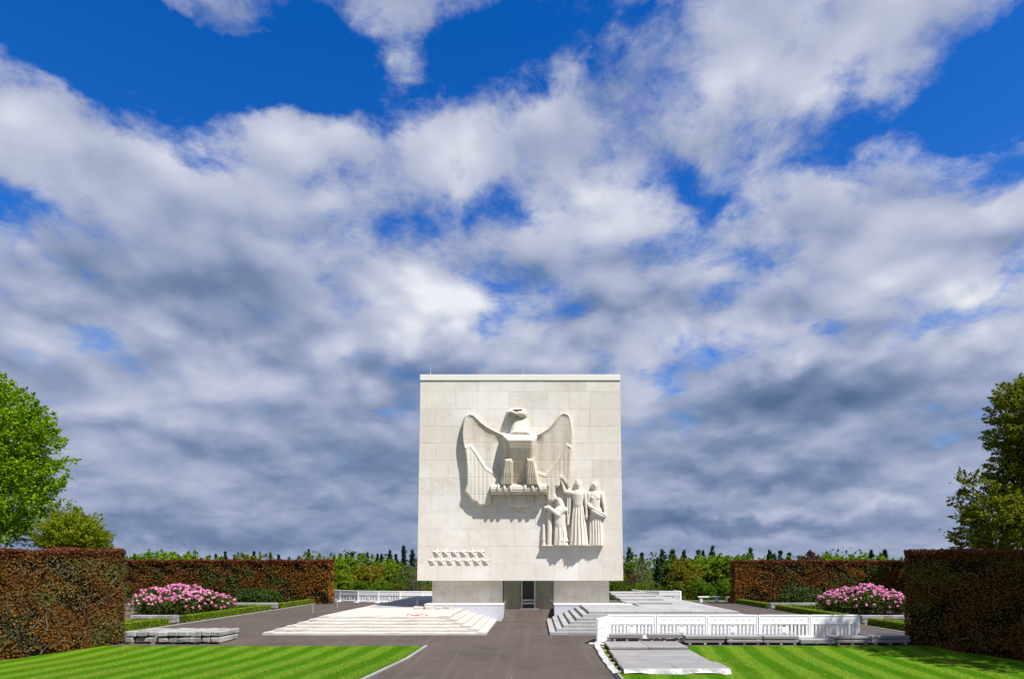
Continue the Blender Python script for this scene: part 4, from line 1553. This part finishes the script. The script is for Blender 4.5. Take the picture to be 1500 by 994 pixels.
def long_stack(xa, xb, d, n, lay, label, z=0.0, th=.17):
    """long stones lying across the bed, ends towards the road"""
    root = empty('stone_stack', ((xa + xb) / 2, d, gz(d)), label, 'stone slabs', 'long stones stacked in the garden beds')
    w = xb - xa
    zz = .10
    for bx in (-.42, .0, .42):
        m2 = MB(); m2.bev(bx * w - .06, bx * w + .06, .02, .42, 0, .098, .006); m2.build('bearer', M['wood'], root)
    for l in range(lay):
        for k in range(n):
            a = -w / 2 + w * k / n
            m2 = MB(); m2.bev(a + .006, a + w / n - .006, random.uniform(-.02, .02), .46, zz, zz + th, .014, .006); m2.build('stone', M['oldstone'], root)
        zz += th
        if l < lay - 1:
            for bx in (-.42, .42):
                m2 = MB(); m2.bev(bx * w - .05, bx * w + .05, .04, .4, zz, zz + .03, .004); m2.build('spacer', M['wood'], root)
            zz += .03


for side, nm in ((0, 'left'), (1, 'right')):
    f = (lambda x: x) if side == 0 else mir
    srt = lambda a, b: (min(a, b), max(a, b))
    xk = f(XL - .40)
    sgn = -1 if side == 0 else 1
    box_hedge([(xk + sgn * .25, 26.6), (xk, 31.9)], .5, .36, f'clipped green box hedge nearest the lawn in the {nm} garden', 1400)
    box_hedge([(xk, 33.6), (xk, 44.2)], .5, .37, f'longest clipped box hedge along the {nm} garden kerb', 1100)
    box_hedge([(xk, 45.9), (xk, 55.2)], .5, .38, f'far clipped box hedge along the {nm} garden kerb', 900)
    box_hedge([(xk + sgn * .5, 31.2), (xk + sgn * 9, 31.2)], .5, .33, f'dark box hedge running back before the pink shrub in the {nm} garden', 700)
    box_hedge([(xk + sgn * .8, 44.6), (xk + sgn * 12, 44.6)], .5, .33, f'box hedge running back behind the pink shrub in the {nm} garden', 500)
    box_hedge([(xk + sgn * .8, 54.2), (xk + sgn * 12, 54.2)], .5, .33, f'farthest box hedge running back below the tall hedge in the {nm} garden', 400)
    long_stack(*srt(xk + sgn * 2.0, xk - sgn * .25), 32.4, 2, 2, f'short pile of long pale stones across the {nm} box hedge nearest the lawn')
    long_stack(*srt(xk + sgn * 4.4, xk - sgn * .25), 45.0, 3, 2, f'long pale stones piled between box hedges midway down the {nm} garden')
    long_stack(*srt(xk + sgn * 4.2, xk - sgn * .2), 55.8, 3, 2, f'long pale stones piled at the far end of the {nm} garden')
    long_stack(*srt(xk + sgn * 3.4, xk + sgn * 5.6), 32.4, 2, 1, f'flat pale stones on the bed behind the {nm} hedge corner')
    long_stack(*srt(xk + sgn * 8.6, xk + sgn * 11.5), 43.6, 2, 2, f'pale stones half hidden behind the pink shrub in the {nm} garden')

# stone bench
bn = empty('stone_bench', (14.8, 55.5, .28), 'white stone bench standing alone in front of the trees', 'bench')
mb = MB(); mb.bev(-.92, .92, -.22, .22, .40, .51, .012); mb.build('seat', M['coping'], bn)
for x in (-.68, .68):
    mb = MB(); mb.bev(x - .11, x + .11, -.17, .17, 0, .40, .01); mb.build('leg', M['coping'], bn)


# ------------------------------------------------------------------ shrubs
def shrub(name, label, cat, x, y, rx, ry, h, leaf, group, size=.13, n=9000, flowers=0, skew=0.0):
    z0 = gz(y)
    root = empty(name, (x, y, z0), label, cat, group)
    lumps = []
    for i in range(26):
        a = RNG.uniform(0, 2 * math.pi)
        r = RNG.uniform(0, 1) ** .5
        cx, cy = rx * .82 * r * math.cos(a), ry * .82 * r * math.sin(a)
        top = h * (1 - .36 * r ** 2.6) * RNG.uniform(.78, 1.0) * (1 + skew * cx / rx)
        lumps.append((cx, cy, top))
    L = np.array(lumps)
    core = MB()
    for (cx, cy, top) in lumps:
        pts = [(cx * .6, cy * .6, 0), (cx * .8, cy * .8, top * .45), (cx, cy, top * .8)]
        core.tube(pts, [.045, .03, .015], 5)
    core.build('stems', M['bark'], root)
    # surface points of the union of lumps
    Ps, Ns = [], []
    for (cx, cy, top) in lumps:
        k = n // len(lumps)
        v = unit(RNG.normal(size=(k, 3)))
        v[:, 2] = np.where(v[:, 2] < -.3, -v[:, 2], v[:, 2])
        rr = np.array([rx * .34, ry * .48, top * .52]) * RNG.uniform(.35, 1.0, (k, 1)) ** .5
        P = np.array([cx, cy, top * .52]) + v * rr
        Ps.append(P); Ns.append(v)
    P = np.concatenate(Ps); N = np.concatenate(Ns)
    ns = n // 3
    a_, r_ = RNG.uniform(0, 2 * math.pi, ns), RNG.uniform(.62, 1.0, ns) ** .5
    zs = RNG.uniform(.04, h * .62, ns)
    bul = .90 + .10 * np.sin(a_ * 5 + 1) + .05 * np.sin(a_ * 11)
    Pb = np.stack([rx * .98 * r_ * np.cos(a_) * bul * (1 - .25 * (zs / h) ** 2), ry * .98 * r_ * np.sin(a_) * bul * (1 - .25 * (zs / h) ** 2), zs], 1)
    P = np.concatenate([P, Pb]); N = np.concatenate([N, np.stack([np.cos(a_), np.sin(a_), np.full(ns, .2)], 1)])
    P[:, 2] = np.where(P[:, 2] < .08, RNG.uniform(.05, .4, len(P)), P[:, 2])
    link('foliage', leaf_mesh('foliage', leaves(P, size, normal=N * .7 + np.array([0, 0, .5]), nmix=.45, aspect=.38)), leaf, root)
    if flowers:
        C, NN = [], []
        tries = 0
        while len(C) < flowers and tries < 60000:
            tries += 1
            i = RNG.integers(len(P))
            p, nn = P[i], N[i]
            pr = (p[2] / h - .28) * 1.5 + (.15 if nn[1] < 0 else -.1)
            if RNG.uniform() > pr: continue
            ok = True
            q_ = p + nn * .05
            e = ((q_[0] - L[:, 0]) / (rx * .34)) ** 2 + ((q_[1] - L[:, 1]) / (ry * .48)) ** 2 + ((q_[2] - L[:, 2] * .52) / (L[:, 2] * .52)) ** 2
            if (e < .80).any(): continue
            C.append(q_); NN.append(nn)
        C, NN = np.array(C), np.array(NN)
        per = 18
        d = unit(RNG.normal(size=(len(C), per, 3)) + NN[:, None, :] * .8)
        pos = (C[:, None, :] + d * RNG.uniform(.04, .10, (len(C), per, 1)) * RNG.uniform(.55, 1.25, (len(C), 1, 1))).reshape(-1, 3)
        o = link('blossom', leaf_mesh('blossom', leaves(pos, .10, normal=d.reshape(-1, 3), nmix=.7, aspect=.8)), M['pink'], root)
        o['kind'] = 'stuff'
    return root


xl = (266 - CX) / F * 39.5
shrub('rhododendron', 'broad rhododendron covered in pink blossom in the left garden', 'shrub', xl, 39.5, 2.95, 1.6, 1.90, M['rhodo'], 'pink rhododendrons', n=30000, flowers=400, skew=-.10)
shrub('rhododendron', 'pink flowering rhododendron in the right garden against the shaded hedge', 'shrub', (1268 - CX) / F * 40.5, 40.5, 2.85, 1.6, 1.98, M['rhodo'], 'pink rhododendrons', n=30000, flowers=390, skew=.04)
shrub('evergreen_bush', 'low dark evergreen bush without flowers in the left garden', 'bush', (378 - CX) / F * 48.5, 48.5, 1.75, 1.2, 1.5, M['darkbush'], 'dark evergreen bushes', size=.16, n=14000)
shrub('evergreen_bush', 'rounded dark evergreen bush without flowers in the right garden', 'bush', (1174 - CX) / F * 48.5, 48.5, 1.75, 1.2, 1.6, M['darkbush'], 'dark evergreen bushes', size=.16, n=14000)


# ------------------------------------------------------------------ tall copper beech hedges
def hedge(label, pts, w, h, outward, dens, leaf, leafm, twig=0, orange=None):
    """pts: line of the visible face; the body lies on the 'outward' side (+1/-1 times the left normal)"""
    root = empty('copper_hedge', (pts[0][0], pts[0][1], gz(pts[0][1])), label, 'hedge', 'tall copper beech hedges')
    o_ = np.array(root.location)
    core, Pf, Nf, Pt, Nt = MB(), [], [], [], []
    tw = MB()
    for (a, b) in zip(pts[:-1], pts[1:]):
        t = np.array([b[0] - a[0], b[1] - a[1]]); L = np.linalg.norm(t); t = t / L
        nn = np.array([-t[1], t[0]]) * outward
        a2, b2 = np.array(a), np.array(b)
        ia = np.array([t[0], t[1]]) * (.16 if a is pts[0] else 0)
        ib = np.array([t[0], t[1]]) * (.16 if b is pts[-1] else 0)
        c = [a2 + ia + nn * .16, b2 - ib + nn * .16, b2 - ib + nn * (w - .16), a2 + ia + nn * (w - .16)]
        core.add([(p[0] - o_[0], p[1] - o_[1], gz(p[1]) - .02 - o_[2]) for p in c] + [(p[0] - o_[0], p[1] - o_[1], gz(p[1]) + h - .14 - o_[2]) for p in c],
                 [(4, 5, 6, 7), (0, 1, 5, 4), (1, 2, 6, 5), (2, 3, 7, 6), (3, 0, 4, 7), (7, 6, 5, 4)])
        for face in ('in', 'end0', 'end1', 'back', 'top'):
            if face == 'in': A = L * h
            elif face == 'back': A = L * h * .35
            elif face == 'top': A = L * w * 1.3
            else: A = w * h
            n = int(A * dens)
            u, v, e = RNG.uniform(0, 1, n), RNG.uniform(0, 1, n), RNG.uniform(0, 1, n)
            # lumpy depth: leaf pads come forward, hollows stay bare
            if face == 'in':
                off = .02 + .16 * e ** 1.2
                P = np.stack([a2[0] + t[0] * L * u + nn[0] * off, a2[1] + t[1] * L * u + nn[1] * off, v * h], 1); nrm = np.array([-nn[0], -nn[1], .35])
            elif face == 'back':
                off = w - .12 * e
                P = np.stack([a2[0] + t[0] * L * u + nn[0] * off, a2[1] + t[1] * L * u + nn[1] * off, v * h], 1); nrm = np.array([nn[0], nn[1], .35])
            elif face == 'top':
                P = np.stack([a2[0] + t[0] * L * u + nn[0] * w * v, a2[1] + t[1] * L * u + nn[1] * w * v, h - .18 * e ** 1.5 + .05 * np.sin(L * u * 3.1) + RNG.normal(0, .03, n)], 1); nrm = np.array([0, 0, 1.])
            else:
                s = 0 if face == 'end0' else L
                sg = -1 if face == 'end0' else 1
                off = s - sg * .14 * e
                P = np.stack([a2[0] + t[0] * off + nn[0] * w * u, a2[1] + t[1] * off + nn[1] * w * u, v * h], 1); nrm = np.array([t[0] * sg, t[1] * sg, .35])
            # thin the foliage in cells so the dark inside and the twigs show
            cell = np.sin(P[:, 0] * 2.3 + 1.7 * np.sin(P[:, 2] * 2.1)) + np.sin(P[:, 1] * 2.7 + P[:, 2] * 1.9) + np.sin(P[:, 2] * 5.1 + P[:, 0] * 3.3 + P[:, 1] * 4.1) * .8
            keep = RNG.uniform(size=n) < np.clip(.58 + .34 * cell, .08, 1.0)
            if face == 'top' : keep[:] = True
            keep |= (P[:, 2] > h - .35) & (RNG.uniform(size=n) < .6)
            P = P[keep]
            P[:, 2] += [gz(q) for q in P[:, 1]]
            hi = (P[:, 2] - gz(a[1])) > h - .10 - np.abs(RNG.normal(0, .16, len(P))) * (1 + .6 * np.sin(P[:, 0] * 1.3 + P[:, 1] * 1.1))
            N_ = np.tile(nrm, (len(P), 1))
            Pf.append(P[~hi]); Nf.append(N_[~hi]); Pt.append(P[hi]); Nt.append(N_[hi])
        if twig:
            nt_ = int(L * twig)
            for _ in range(nt_):
                u = RNG.uniform(0, L); z = RNG.uniform(.05, h - .35)
                off = RNG.uniform(-.01, .08)
                p = np.array([a2[0] + t[0] * u + nn[0] * off, a2[1] + t[1] * u + nn[1] * off, gz(a2[1] + t[1] * u) + z])
                ang = RNG.normal(math.radians(50), math.radians(38))
                sg = 1 if RNG.uniform() < .68 else -1
                ln = RNG.uniform(.15, .65)
                ptsz = [p]
                r0 = RNG.uniform(.003, .009) * (2.2 if RNG.uniform() < .06 else 1)
                k = 4
                for s in range(k):
                    ang += RNG.normal(0, .28)
                    q = ptsz[-1] + np.array([t[0] * math.cos(ang) * sg - nn[0] * RNG.normal(0, .12), t[1] * math.cos(ang) * sg - nn[1] * RNG.normal(0, .12), math.sin(ang)]) * ln / k
                    q[2] = min(q[2], gz(a2[1]) + h - .1)
                    ptsz.append(q)
                tw.tube([tuple(q - o_) for q in ptsz], [r0 * (1 - .7 * s / k) for s in range(k + 1)], 4, cap=False)
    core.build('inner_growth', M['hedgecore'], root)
    P, N = np.concatenate(Pf) - o_, np.concatenate(Nf)
    if orange:
        sel = orange(P + o_)
        link('orange_foliage', leaf_mesh('orange_foliage', leaves(P[sel], leaf, normal=N[sel], nmix=.45, aspect=.7)), M['hedge_leaf_orange'], root)
        P, N = P[~sel], N[~sel]
    link('foliage', leaf_mesh('foliage', leaves(P, leaf, normal=N, nmix=.42, aspect=.7)), leafm, root)
    P, N = np.concatenate(Pt) - o_, np.concatenate(Nt)
    link('top_growth', leaf_mesh('top_growth', leaves(P, leaf * 1.1, normal=N, nmix=.3, aspect=.65)), M['hedge_top'], root)
    if tw.v:
        o = tw.build('twigs', M['twig'], root)
        o['kind'] = 'stuff'
    return root


nl = [(-21.4, 15.0), (-17.75, 21.4), (-15.95, 25.2)]
hedge('sunlit copper beech hedge with bare twigs beside the left lawn', nl, 1.7, 3.63, 1, 2300, .072, M['hedge_leaf'], twig=140,
      orange=lambda P: (np.sin(P[:, 1] * 1.1 + P[:, 2] * .8) + np.sin(P[:, 2] * 2.7 + P[:, 1] * 2.2) + RNG.normal(0, .7, len(P))) > 1.45)
nr = [(mir(x) + .08, y) for (x, y) in nl]
hedge('shaded dark copper beech hedge beside the right lawn', nr, 1.7, 3.60, -1, 1700, .075, M['hedge_leaf'], twig=24)
hedge('long copper beech hedge closing the far end of the left garden', [(-36, 52.9), (-16.85, 52.7)], 1.6, 3.55, 1, 520, .115, M['hedge_leaf_far'], twig=22,
      orange=lambda P: ((P[:, 0] + RNG.normal(0, .9, len(P))) > -18.9) | ((np.sin(P[:, 0] * .8) + np.sin(P[:, 2] * 2.7 + P[:, 0] * 1.2) + RNG.normal(0, .6, len(P))) > 1.9))
hedge('long copper beech hedge closing the far end of the right garden', [(16.2, 52.7), (38, 52.9)], 1.6, 3.50, 1, 520, .115, M['hedge_leaf_far'], twig=22,
      orange=lambda P: ((P[:, 0] + RNG.normal(0, .6, len(P))) < 17.0) | ((np.sin(P[:, 0] * .8) + np.sin(P[:, 2] * 2.7 + P[:, 0] * 1.2) + RNG.normal(0, .6, len(P))) > 1.4))


# ------------------------------------------------------------------ trees
def grow_tree(name, label, cat, group, x, y, z, h, tr, blobs, leafm, leaf, n, tw_up=.6, rng=None, parts=True, twiglen=.9, clump=40):
    """blobs: (cx,cy,cz,rx,ry,rz) relative to the foot, making up the crown"""
    rng = rng or RNG
    root = empty(name, (x, y, z), label, cat, group)
    B = np.array(blobs, float)
    vol = B[:, 3] * B[:, 4] * B[:, 5]
    pick = rng.choice(len(B), size=max(12, n // clump), p=vol / vol.sum())
    v = unit(rng.normal(size=(len(pick), 3)))
    rad = rng.uniform(.25, 1.0, (len(pick), 1)) ** .45
    C = B[pick, :3] + v * rad * B[pick, 3:]
    # sprays: twigs leaving each centre outwards and up, leaves along them
    out = unit(v * .8 + np.array([0, 0, tw_up]) + rng.normal(0, .35, v.shape))
    k = n // len(pick)
    t = rng.uniform(0, 1, (len(pick), k, 1))
    side = rng.normal(0, 1, (len(pick), k, 3)) * (.34 * (1.05 - t)) * twiglen
    P = C[:, None, :] + out[:, None, :] * t * twiglen + side * np.array([1, 1, .55])
    P = P.reshape(-1, 3)
    N = np.repeat(out, k, 0) * .5 + np.array([0, 0, .6])
    V = leaves(P, leaf, rng, normal=N, nmix=.4, aspect=.62, axis=np.repeat(out, k, 0))
    link('crown', leaf_mesh('crown', V), leafm, root)
    tb = MB()
    lean = rng.normal(0, .02, 2)
    tp = [(lean[0] * s * h, lean[1] * s * h, h * .78 * s) for s in (0, .06, .25, .5, .75, 1)]
    tb.tube(tp, [tr * 1.5, tr, tr * .85, tr * .6, tr * .35, tr * .1], 8)
    tb.build('trunk', M['bark'], root, smooth=True)
    lb = MB()
    nl_ = min(36, len(pick))
    for i in rng.choice(len(pick), nl_, replace=False):
        s = rng.uniform(.25, .8)
        a = np.array([lean[0] * s * h, lean[1] * s * h, h * .78 * s])
        if C[i, 2] < a[2] * .7: a = a * .6
        m_ = (a + C[i]) / 2 + np.array([0, 0, -.05 * h * .5]) + rng.normal(0, .2, 3)
        r0 = tr * .42 * (1 - s * .6)
        lb.tube([tuple(a), tuple(m_), tuple(C[i])], [r0, r0 * .6, r0 * .18], 5, cap=False)
    lb.build('limbs', M['bark'], root)
    return root


def at(px, py, d):
    return ((px - CX) / F * d, d, H - (py - HY) * d / F)


# big fresh beech behind the left hedge
def px_blobs(lst, d, foot, dep=1.0):
    out = []
    for (px, py, rx, ry) in lst:
        x, y, z = at(px, py, d)
        s = d / F
        out.append((x - foot[0], RNG.uniform(-.8, .8) * dep, z - foot[2], rx * s, rx * s * .9 * dep, ry * s))
    return out


d = 43.0
foot = (at(-45, 0, d)[0], d, .23)
bl = px_blobs([(-40, 640, 95, 75), (20, 600, 28, 26), (40, 640, 30, 24), (50, 668, 34, 18), (30, 700, 40, 24), (-30, 720, 110, 60), (50, 726, 26, 18), (-5, 765, 50, 28),
               (8, 790, 46, 20), (-60, 570, 60, 40), (4, 572, 14, 14), (-90, 650, 80, 100), (66, 654, 15, 8), (58, 690, 13, 11)], d, foot)
grow_tree('beech_tree', 'large bright green beech tree rising behind the left hedge', 'tree', None, *foot, 14.5, .42, bl, M['beech'], .185, 120000, tw_up=.55, twiglen=1.0, clump=55)
d = 39.0
foot = (at(108, 0, d)[0], d, .23)
bl = px_blobs([(114, 787, 28, 18), (106, 766, 13, 12), (122, 772, 13, 11), (136, 788, 9, 8), (110, 800, 34, 10), (92, 786, 12, 12), (146, 800, 8, 5), (112, 756, 7, 6)], d, foot)
grow_tree('oak_tree', 'olive green young oak beside the bright beech behind the left hedge', 'tree', None, *foot, 5.6, .20, bl, M['oakleft'], .125, 26000, tw_up=.5, twiglen=.95)
d = 46.0
foot = (at(1530, 0, d)[0], d, .23)
bl = px_blobs([(1520, 620, 62, 66), (1480, 600, 30, 26), (1500, 575, 34, 22), (1466, 632, 22, 16), (1490, 660, 26, 24), (1475, 700, 34, 26), (1440, 722, 34, 22), (1425, 705, 18, 12),
               (1460, 760, 56, 34), (1426, 762, 20, 20), (1446, 790, 40, 20), (1408, 783, 10, 8), (1540, 720, 70, 80), (1560, 640, 60, 90), (1490, 790, 60, 26)], d, foot)
grow_tree('oak_tree', 'tall dark oak tree rising behind the right hedge', 'tree', None, *foot, 14.5, .45, bl, M['oakright'], .19, 105000, tw_up=.3, twiglen=.8, clump=50)
# tree beside the right lawn, out of frame: its shade lies on the hedge and the grass
foot = (20.1, 18.4, 0)
bl = [(0, 0, 8.5, 3.6, 3.4, 2.8), (-1.5, .8, 7, 2.2, 2.2, 1.8), (1.5, -1, 7.4, 2.4, 2.4, 2.0), (-.6, 1.0, 10.4, 2.2, 2.2, 1.6), (-1.9, 2.0, 9.2, 1.7, 1.6, 1.4), (-.8, 2.2, 12.2, 2.2, 2.0, 1.3), (-1.2, 1.0, 13.6, 1.4, 1.3, .9)]
grow_tree('oak_tree', 'tree beside the right lawn that shades the near right hedge', 'tree', None, *foot, 11.5, .3, bl, M['oakright'], .18, 26000, tw_up=.3, twiglen=.8)


# woodland behind: prototypes of each kind, copied tree by tree
def proto_decid(kind, leafm, h, w, n, leaf, seed):
    r = np.random.default_rng(seed)
    bl = []
    for i in range(9):
        a, rr = r.uniform(0, 2 * math.pi), r.uniform(.1, .62)
        zz = h * r.uniform(.38, .82)
        k = 1 - abs(zz / h - .55) * .9
        bl.append((w * rr * math.cos(a) * k, w * rr * math.sin(a) * k, zz, w * .46 * k, w * .46 * k, h * .15))
    bl.append((0, 0, h * .80, w * .52, w * .52, h * .16))
    bl.append((0, 0, h * .66, w * .62, w * .62, h * .16))
    bl.append((0, 0, h * .28, w * .55, w * .55, h * .16))
    return grow_tree('woodland_tree', None, None, None, 0, 0, 0, h, .22, bl, leafm, leaf * .92, int(n * 3.0), tw_up=.4, rng=r, twiglen=.75, clump=60)


def proto_conifer(leafm, h, w, n, seed, droop=.25):
    r = np.random.default_rng(seed)
    root = empty('conifer', (0, 0, 0))
    tb = MB(); tb.tube([(0, 0, 0), (0, 0, h * .5), (0, 0, h)], [.2, .12, .015], 7); tb.build('trunk', M['bark'], root)
    Ps, Ax = [], []
    lev = 46
    for i in range(lev):
        f_ = i / (lev - 1)
        z = h * (.06 + .93 * f_) + r.normal(0, .12)
        R = w * (1 - f_) ** .8 * r.uniform(.55, 1.2) + .10
        nb = max(4, int(9 * (1 - f_) + 4))
        for b in range(nb):
            a = r.uniform(0, 2 * math.pi)
            L = R * r.uniform(.6, 1.1)
            m_ = max(5, int(n / (lev * nb)))
            t = r.uniform(.08, 1, (m_, 1))
            d_ = np.array([math.cos(a), math.sin(a), 0])
            p = d_ * t * L + np.array([0, 0, z]) + np.concatenate([r.normal(0, .14 * L + .05, (m_, 2)), -droop * L * t + r.normal(0, .12, (m_, 1))], 1)
            Ps.append(p); Ax.append(np.tile(d_ + np.array([0, 0, -.2]), (m_, 1)))
    P, A = np.concatenate(Ps), np.concatenate(Ax)
    link('crown', leaf_mesh('crown', leaves(P, .36, r, normal=np.tile([0, 0, 1.], (len(P), 1)), nmix=.4, aspect=.4, axis=A)), leafm, root)
    return root


protos = {}
for i in range(3):
    protos['decid', i] = proto_decid('d', M['decid'], 12, 4.2, 7000, .26, 20 + i)
    protos['lime', i] = proto_decid('l', M['lime'], 11, 3.9, 7000, .26, 30 + i)
protos['golden', 0] = proto_decid('g', M['golden'], 12, 3.8, 6500, .24, 41)
protos['copper', 0] = proto_decid('c', M['copperleaf'], 12, 2.8, 4500, .24, 43)
protos['grey', 0] = proto_decid('t', M['greytwig'], 12, 3.0, 2600, .16, 45)
for i in range(3):
    protos['conifer', i] = proto_conifer(M['conifer'], 15, 2.3, 6500, 60 + i)
protos['greenfir', 0] = proto_conifer(M['greenfir'], 14, 3.0, 6500, 70, .1)
protos['greenfir', 1] = proto_conifer(M['greenfir'], 14, 2.6, 6500, 71, .15)
used = set()
HT = {'decid': 12, 'lime': 11, 'golden': 12, 'copper': 12, 'grey': 12, 'conifer': 15, 'greenfir': 14}
KW = {'decid': 'leafy mid green', 'lime': 'fresh light green', 'golden': 'golden yellow green', 'copper': 'dark copper leaved', 'grey': 'grey barely leafed',
      'conifer': 'dark pointed conifer', 'greenfir': 'softer green conifer'}


def wood_tree(kind, var, px, py, d, label, wscale=1.0, group='woodland trees beyond the memorial'):
    key = (kind, var)
    o = protos[key] if key not in used else copy_tree(protos[key])
    used.add(key)
    x, y, ztop = at(px, py, d)
    zb = gz(d)
    s = (ztop - zb) / (HT[kind] * (.99 if kind in ('conifer', 'greenfir') else .97))
    o.location = (x, y, zb - .05)
    o.scale = (s * wscale, s * wscale, s)
    o.rotation_euler = (0, 0, random.uniform(0, 6.28))
    tag(o, label, 'tree', group)
    for c in o.children:
        if c.name.startswith('trunk') or True:
            pass


def side_label(kind, i, where):
    noun = KW[kind] + ('' if 'conifer' in KW[kind] else ' tree')
    return f"{noun}, {ORD[i]} of its kind {where}"


# (kind, variant, px of the axis, py of the top, distance, width scale)
LEFT = [('conifer', 0, 452, 806, 112, .8), ('conifer', 1, 490, 808, 110, .7), ('conifer', 2, 507, 806, 112, .8), ('conifer', 0, 516, 807, 108, .9), ('conifer', 1, 530, 806, 111, .8),
        ('conifer', 2, 538, 810, 104, .8), ('conifer', 0, 553, 806, 110, .9), ('conifer', 1, 559, 809, 108, .8), ('conifer', 2, 571, 807, 107, .9), ('conifer', 0, 580, 808, 110, 1.0),
        ('conifer', 1, 591, 802, 100, 1.0), ('conifer', 2, 604, 806, 101, 1.0), ('conifer', 0, 613, 808, 106, .9), ('conifer', 1, 524, 834, 84, 1.2),
        ('conifer', 2, 437, 810, 116, .8), ('conifer', 0, 424, 810, 118, .7), ('conifer', 1, 408, 808, 118, .9), ('conifer', 2, 396, 810, 120, .7),
        ('conifer', 0, 372, 806, 116, 1.0), ('conifer', 1, 358, 809, 120, .8), ('conifer', 2, 344, 810, 122, .8), ('conifer', 0, 330, 810, 120, .9), ('conifer', 1, 316, 811, 122, .8), ('conifer', 2, 261, 811, 118, .7),
        ('lime', 0, 490, 818, 82, 1.2), ('lime', 1, 512, 816, 86, 1.2), ('decid', 0, 535, 814, 88, 1.2), ('lime', 2, 566, 822, 80, 1.1), ('golden', 0, 541, 824, 76, 1.1), ('decid', 1, 590, 826, 82, 1.1),
        ('grey', 0, 602, 826, 78, 1.1), ('decid', 2, 475, 822, 78, 1.0), ('lime', 0, 500, 836, 70, 1.2), ('decid', 0, 580, 846, 68, 1.2), ('golden', 0, 625, 856, 66, 1.0), ('lime', 1, 555, 848, 67, 1.2),
        ('grey', 0, 612, 838, 72, 1.0), ('decid', 1, 528, 850, 66, 1.2), ('decid', 2, 635, 852, 70, 1.2), ('lime', 2, 480, 850, 66, 1.0),
        ('lime', 1, 250, 809, 96, 1.3), ('decid', 1, 285, 810, 100, 1.2), ('golden', 0, 275, 812, 98, .9), ('lime', 2, 215, 808, 90, 1.2), ('lime', 0, 300, 812, 98, 1.1), ('decid', 2, 375, 810, 102, 1.1), ('decid', 0, 455, 812, 98, 1.1), ('lime', 0, 192, 812, 92, 1.1)]
RIGHT = [('greenfir', 0, 922, 803, 86, 1.0), ('greenfir', 1, 940, 810, 92, 1.0), ('conifer', 0, 963, 810, 74, 1.15), ('greenfir', 0, 970, 806, 98, 1.0), ('greenfir', 1, 985, 805, 96, 1.2), ('greenfir', 0, 1002, 808, 98, 1.0),
         ('greenfir', 1, 1023, 806, 92, 1.0), ('greenfir', 0, 1044, 801, 90, 1.0), ('conifer', 1, 1030, 804, 100, .9), ('greenfir', 1, 1099, 803, 92, 1.0), ('greenfir', 0, 1127, 807, 100, 1.1), ('greenfir', 1, 1143, 807, 102, 1.0), ('conifer', 2, 1134, 811, 96, 1.0),
         ('greenfir', 0, 1211, 809, 102, .8), ('conifer', 0, 1276, 807, 100, 1.0), ('conifer', 1, 1296, 806, 100, 1.1), ('greenfir', 1, 1156, 810, 102, 1.0),
         ('decid', 0, 932, 820, 80, 1.0), ('grey', 0, 942, 824, 72, 1.0), ('golden', 0, 1002, 817, 72, 1.05), ('decid', 1, 985, 815, 84, 1.2), ('lime', 0, 1050, 812, 78, 1.3), ('decid', 2, 1068, 816, 76, 1.2), ('lime', 1, 1030, 816, 84, 1.1),
         ('copper', 0, 920, 838, 76, .8), ('decid', 0, 912, 848, 70, 1.2), ('lime', 2, 938, 852, 67, 1.0), ('lime', 1, 1062, 848, 65, 1.2), ('decid', 1, 1025, 846, 68, 1.2), ('decid', 2, 990, 850, 66, 1.2), ('lime', 0, 1040, 855, 64.5, 1.0), ('decid', 0, 960, 852, 67, 1.2), ('decid', 2, 900, 840, 74, 1.2),
         ('copper', 0, 1183, 807, 94, 1.1), ('lime', 2, 1250, 808, 90, 1.5), ('lime', 0, 1210, 812, 92, 1.1), ('decid', 1, 1100, 812, 86, 1.2), ('decid', 0, 1160, 813, 96, 1.2), ('lime', 1, 1080, 814, 80, 1.1), ('decid', 2, 1308, 816, 94, 1.1)]
for where, lst in (('counting from the left, left of the memorial', LEFT), ('counting from the left, right of the memorial', RIGHT)):
    order = {}
    for it in sorted(lst, key=lambda q: q[2]):
        order.setdefault(it[0], []).append(it)
    for it in lst:
        kind, var, px, py, dd, ws = it
        i = order[kind].index(it)
        if kind in ('lime', 'decid', 'golden') and (px < 470 or px > 1085):
            py += 3.0 + 2.5 * math.sin(px * .7)
        if kind == 'conifer':
            py += 3.2 + 3.8 * math.sin(px * 1.9)
        wood_tree(kind, var, px, py, dd, side_label(kind, i, where), ws)
# hedgerow that closes the view far behind the trees
V = []
n = 90000
x = RNG.uniform(-190, 210, n)
y = RNG.uniform(122, 150, n)
hh = 15.2 + .7 * np.sin(x * .13) + .8 * np.sin(x * .31 + 1) + .7 * np.sin(x * .83 + y * .2) + .6 * np.sin(x * 1.7 + y)
z = np.array([gz(v) for v in y]) + RNG.uniform(0, 1, n) ** .6 * hh
o = link('far_wood', leaf_mesh('far_wood', leaves(np.stack([x, y, z], 1), .75, normal=np.tile([0, -.5, .8], (n, 1)), nmix=.4)), M['farwood'])
tag(o, 'dark distant wood behind the trees in front', 'wood', kind='stuff')
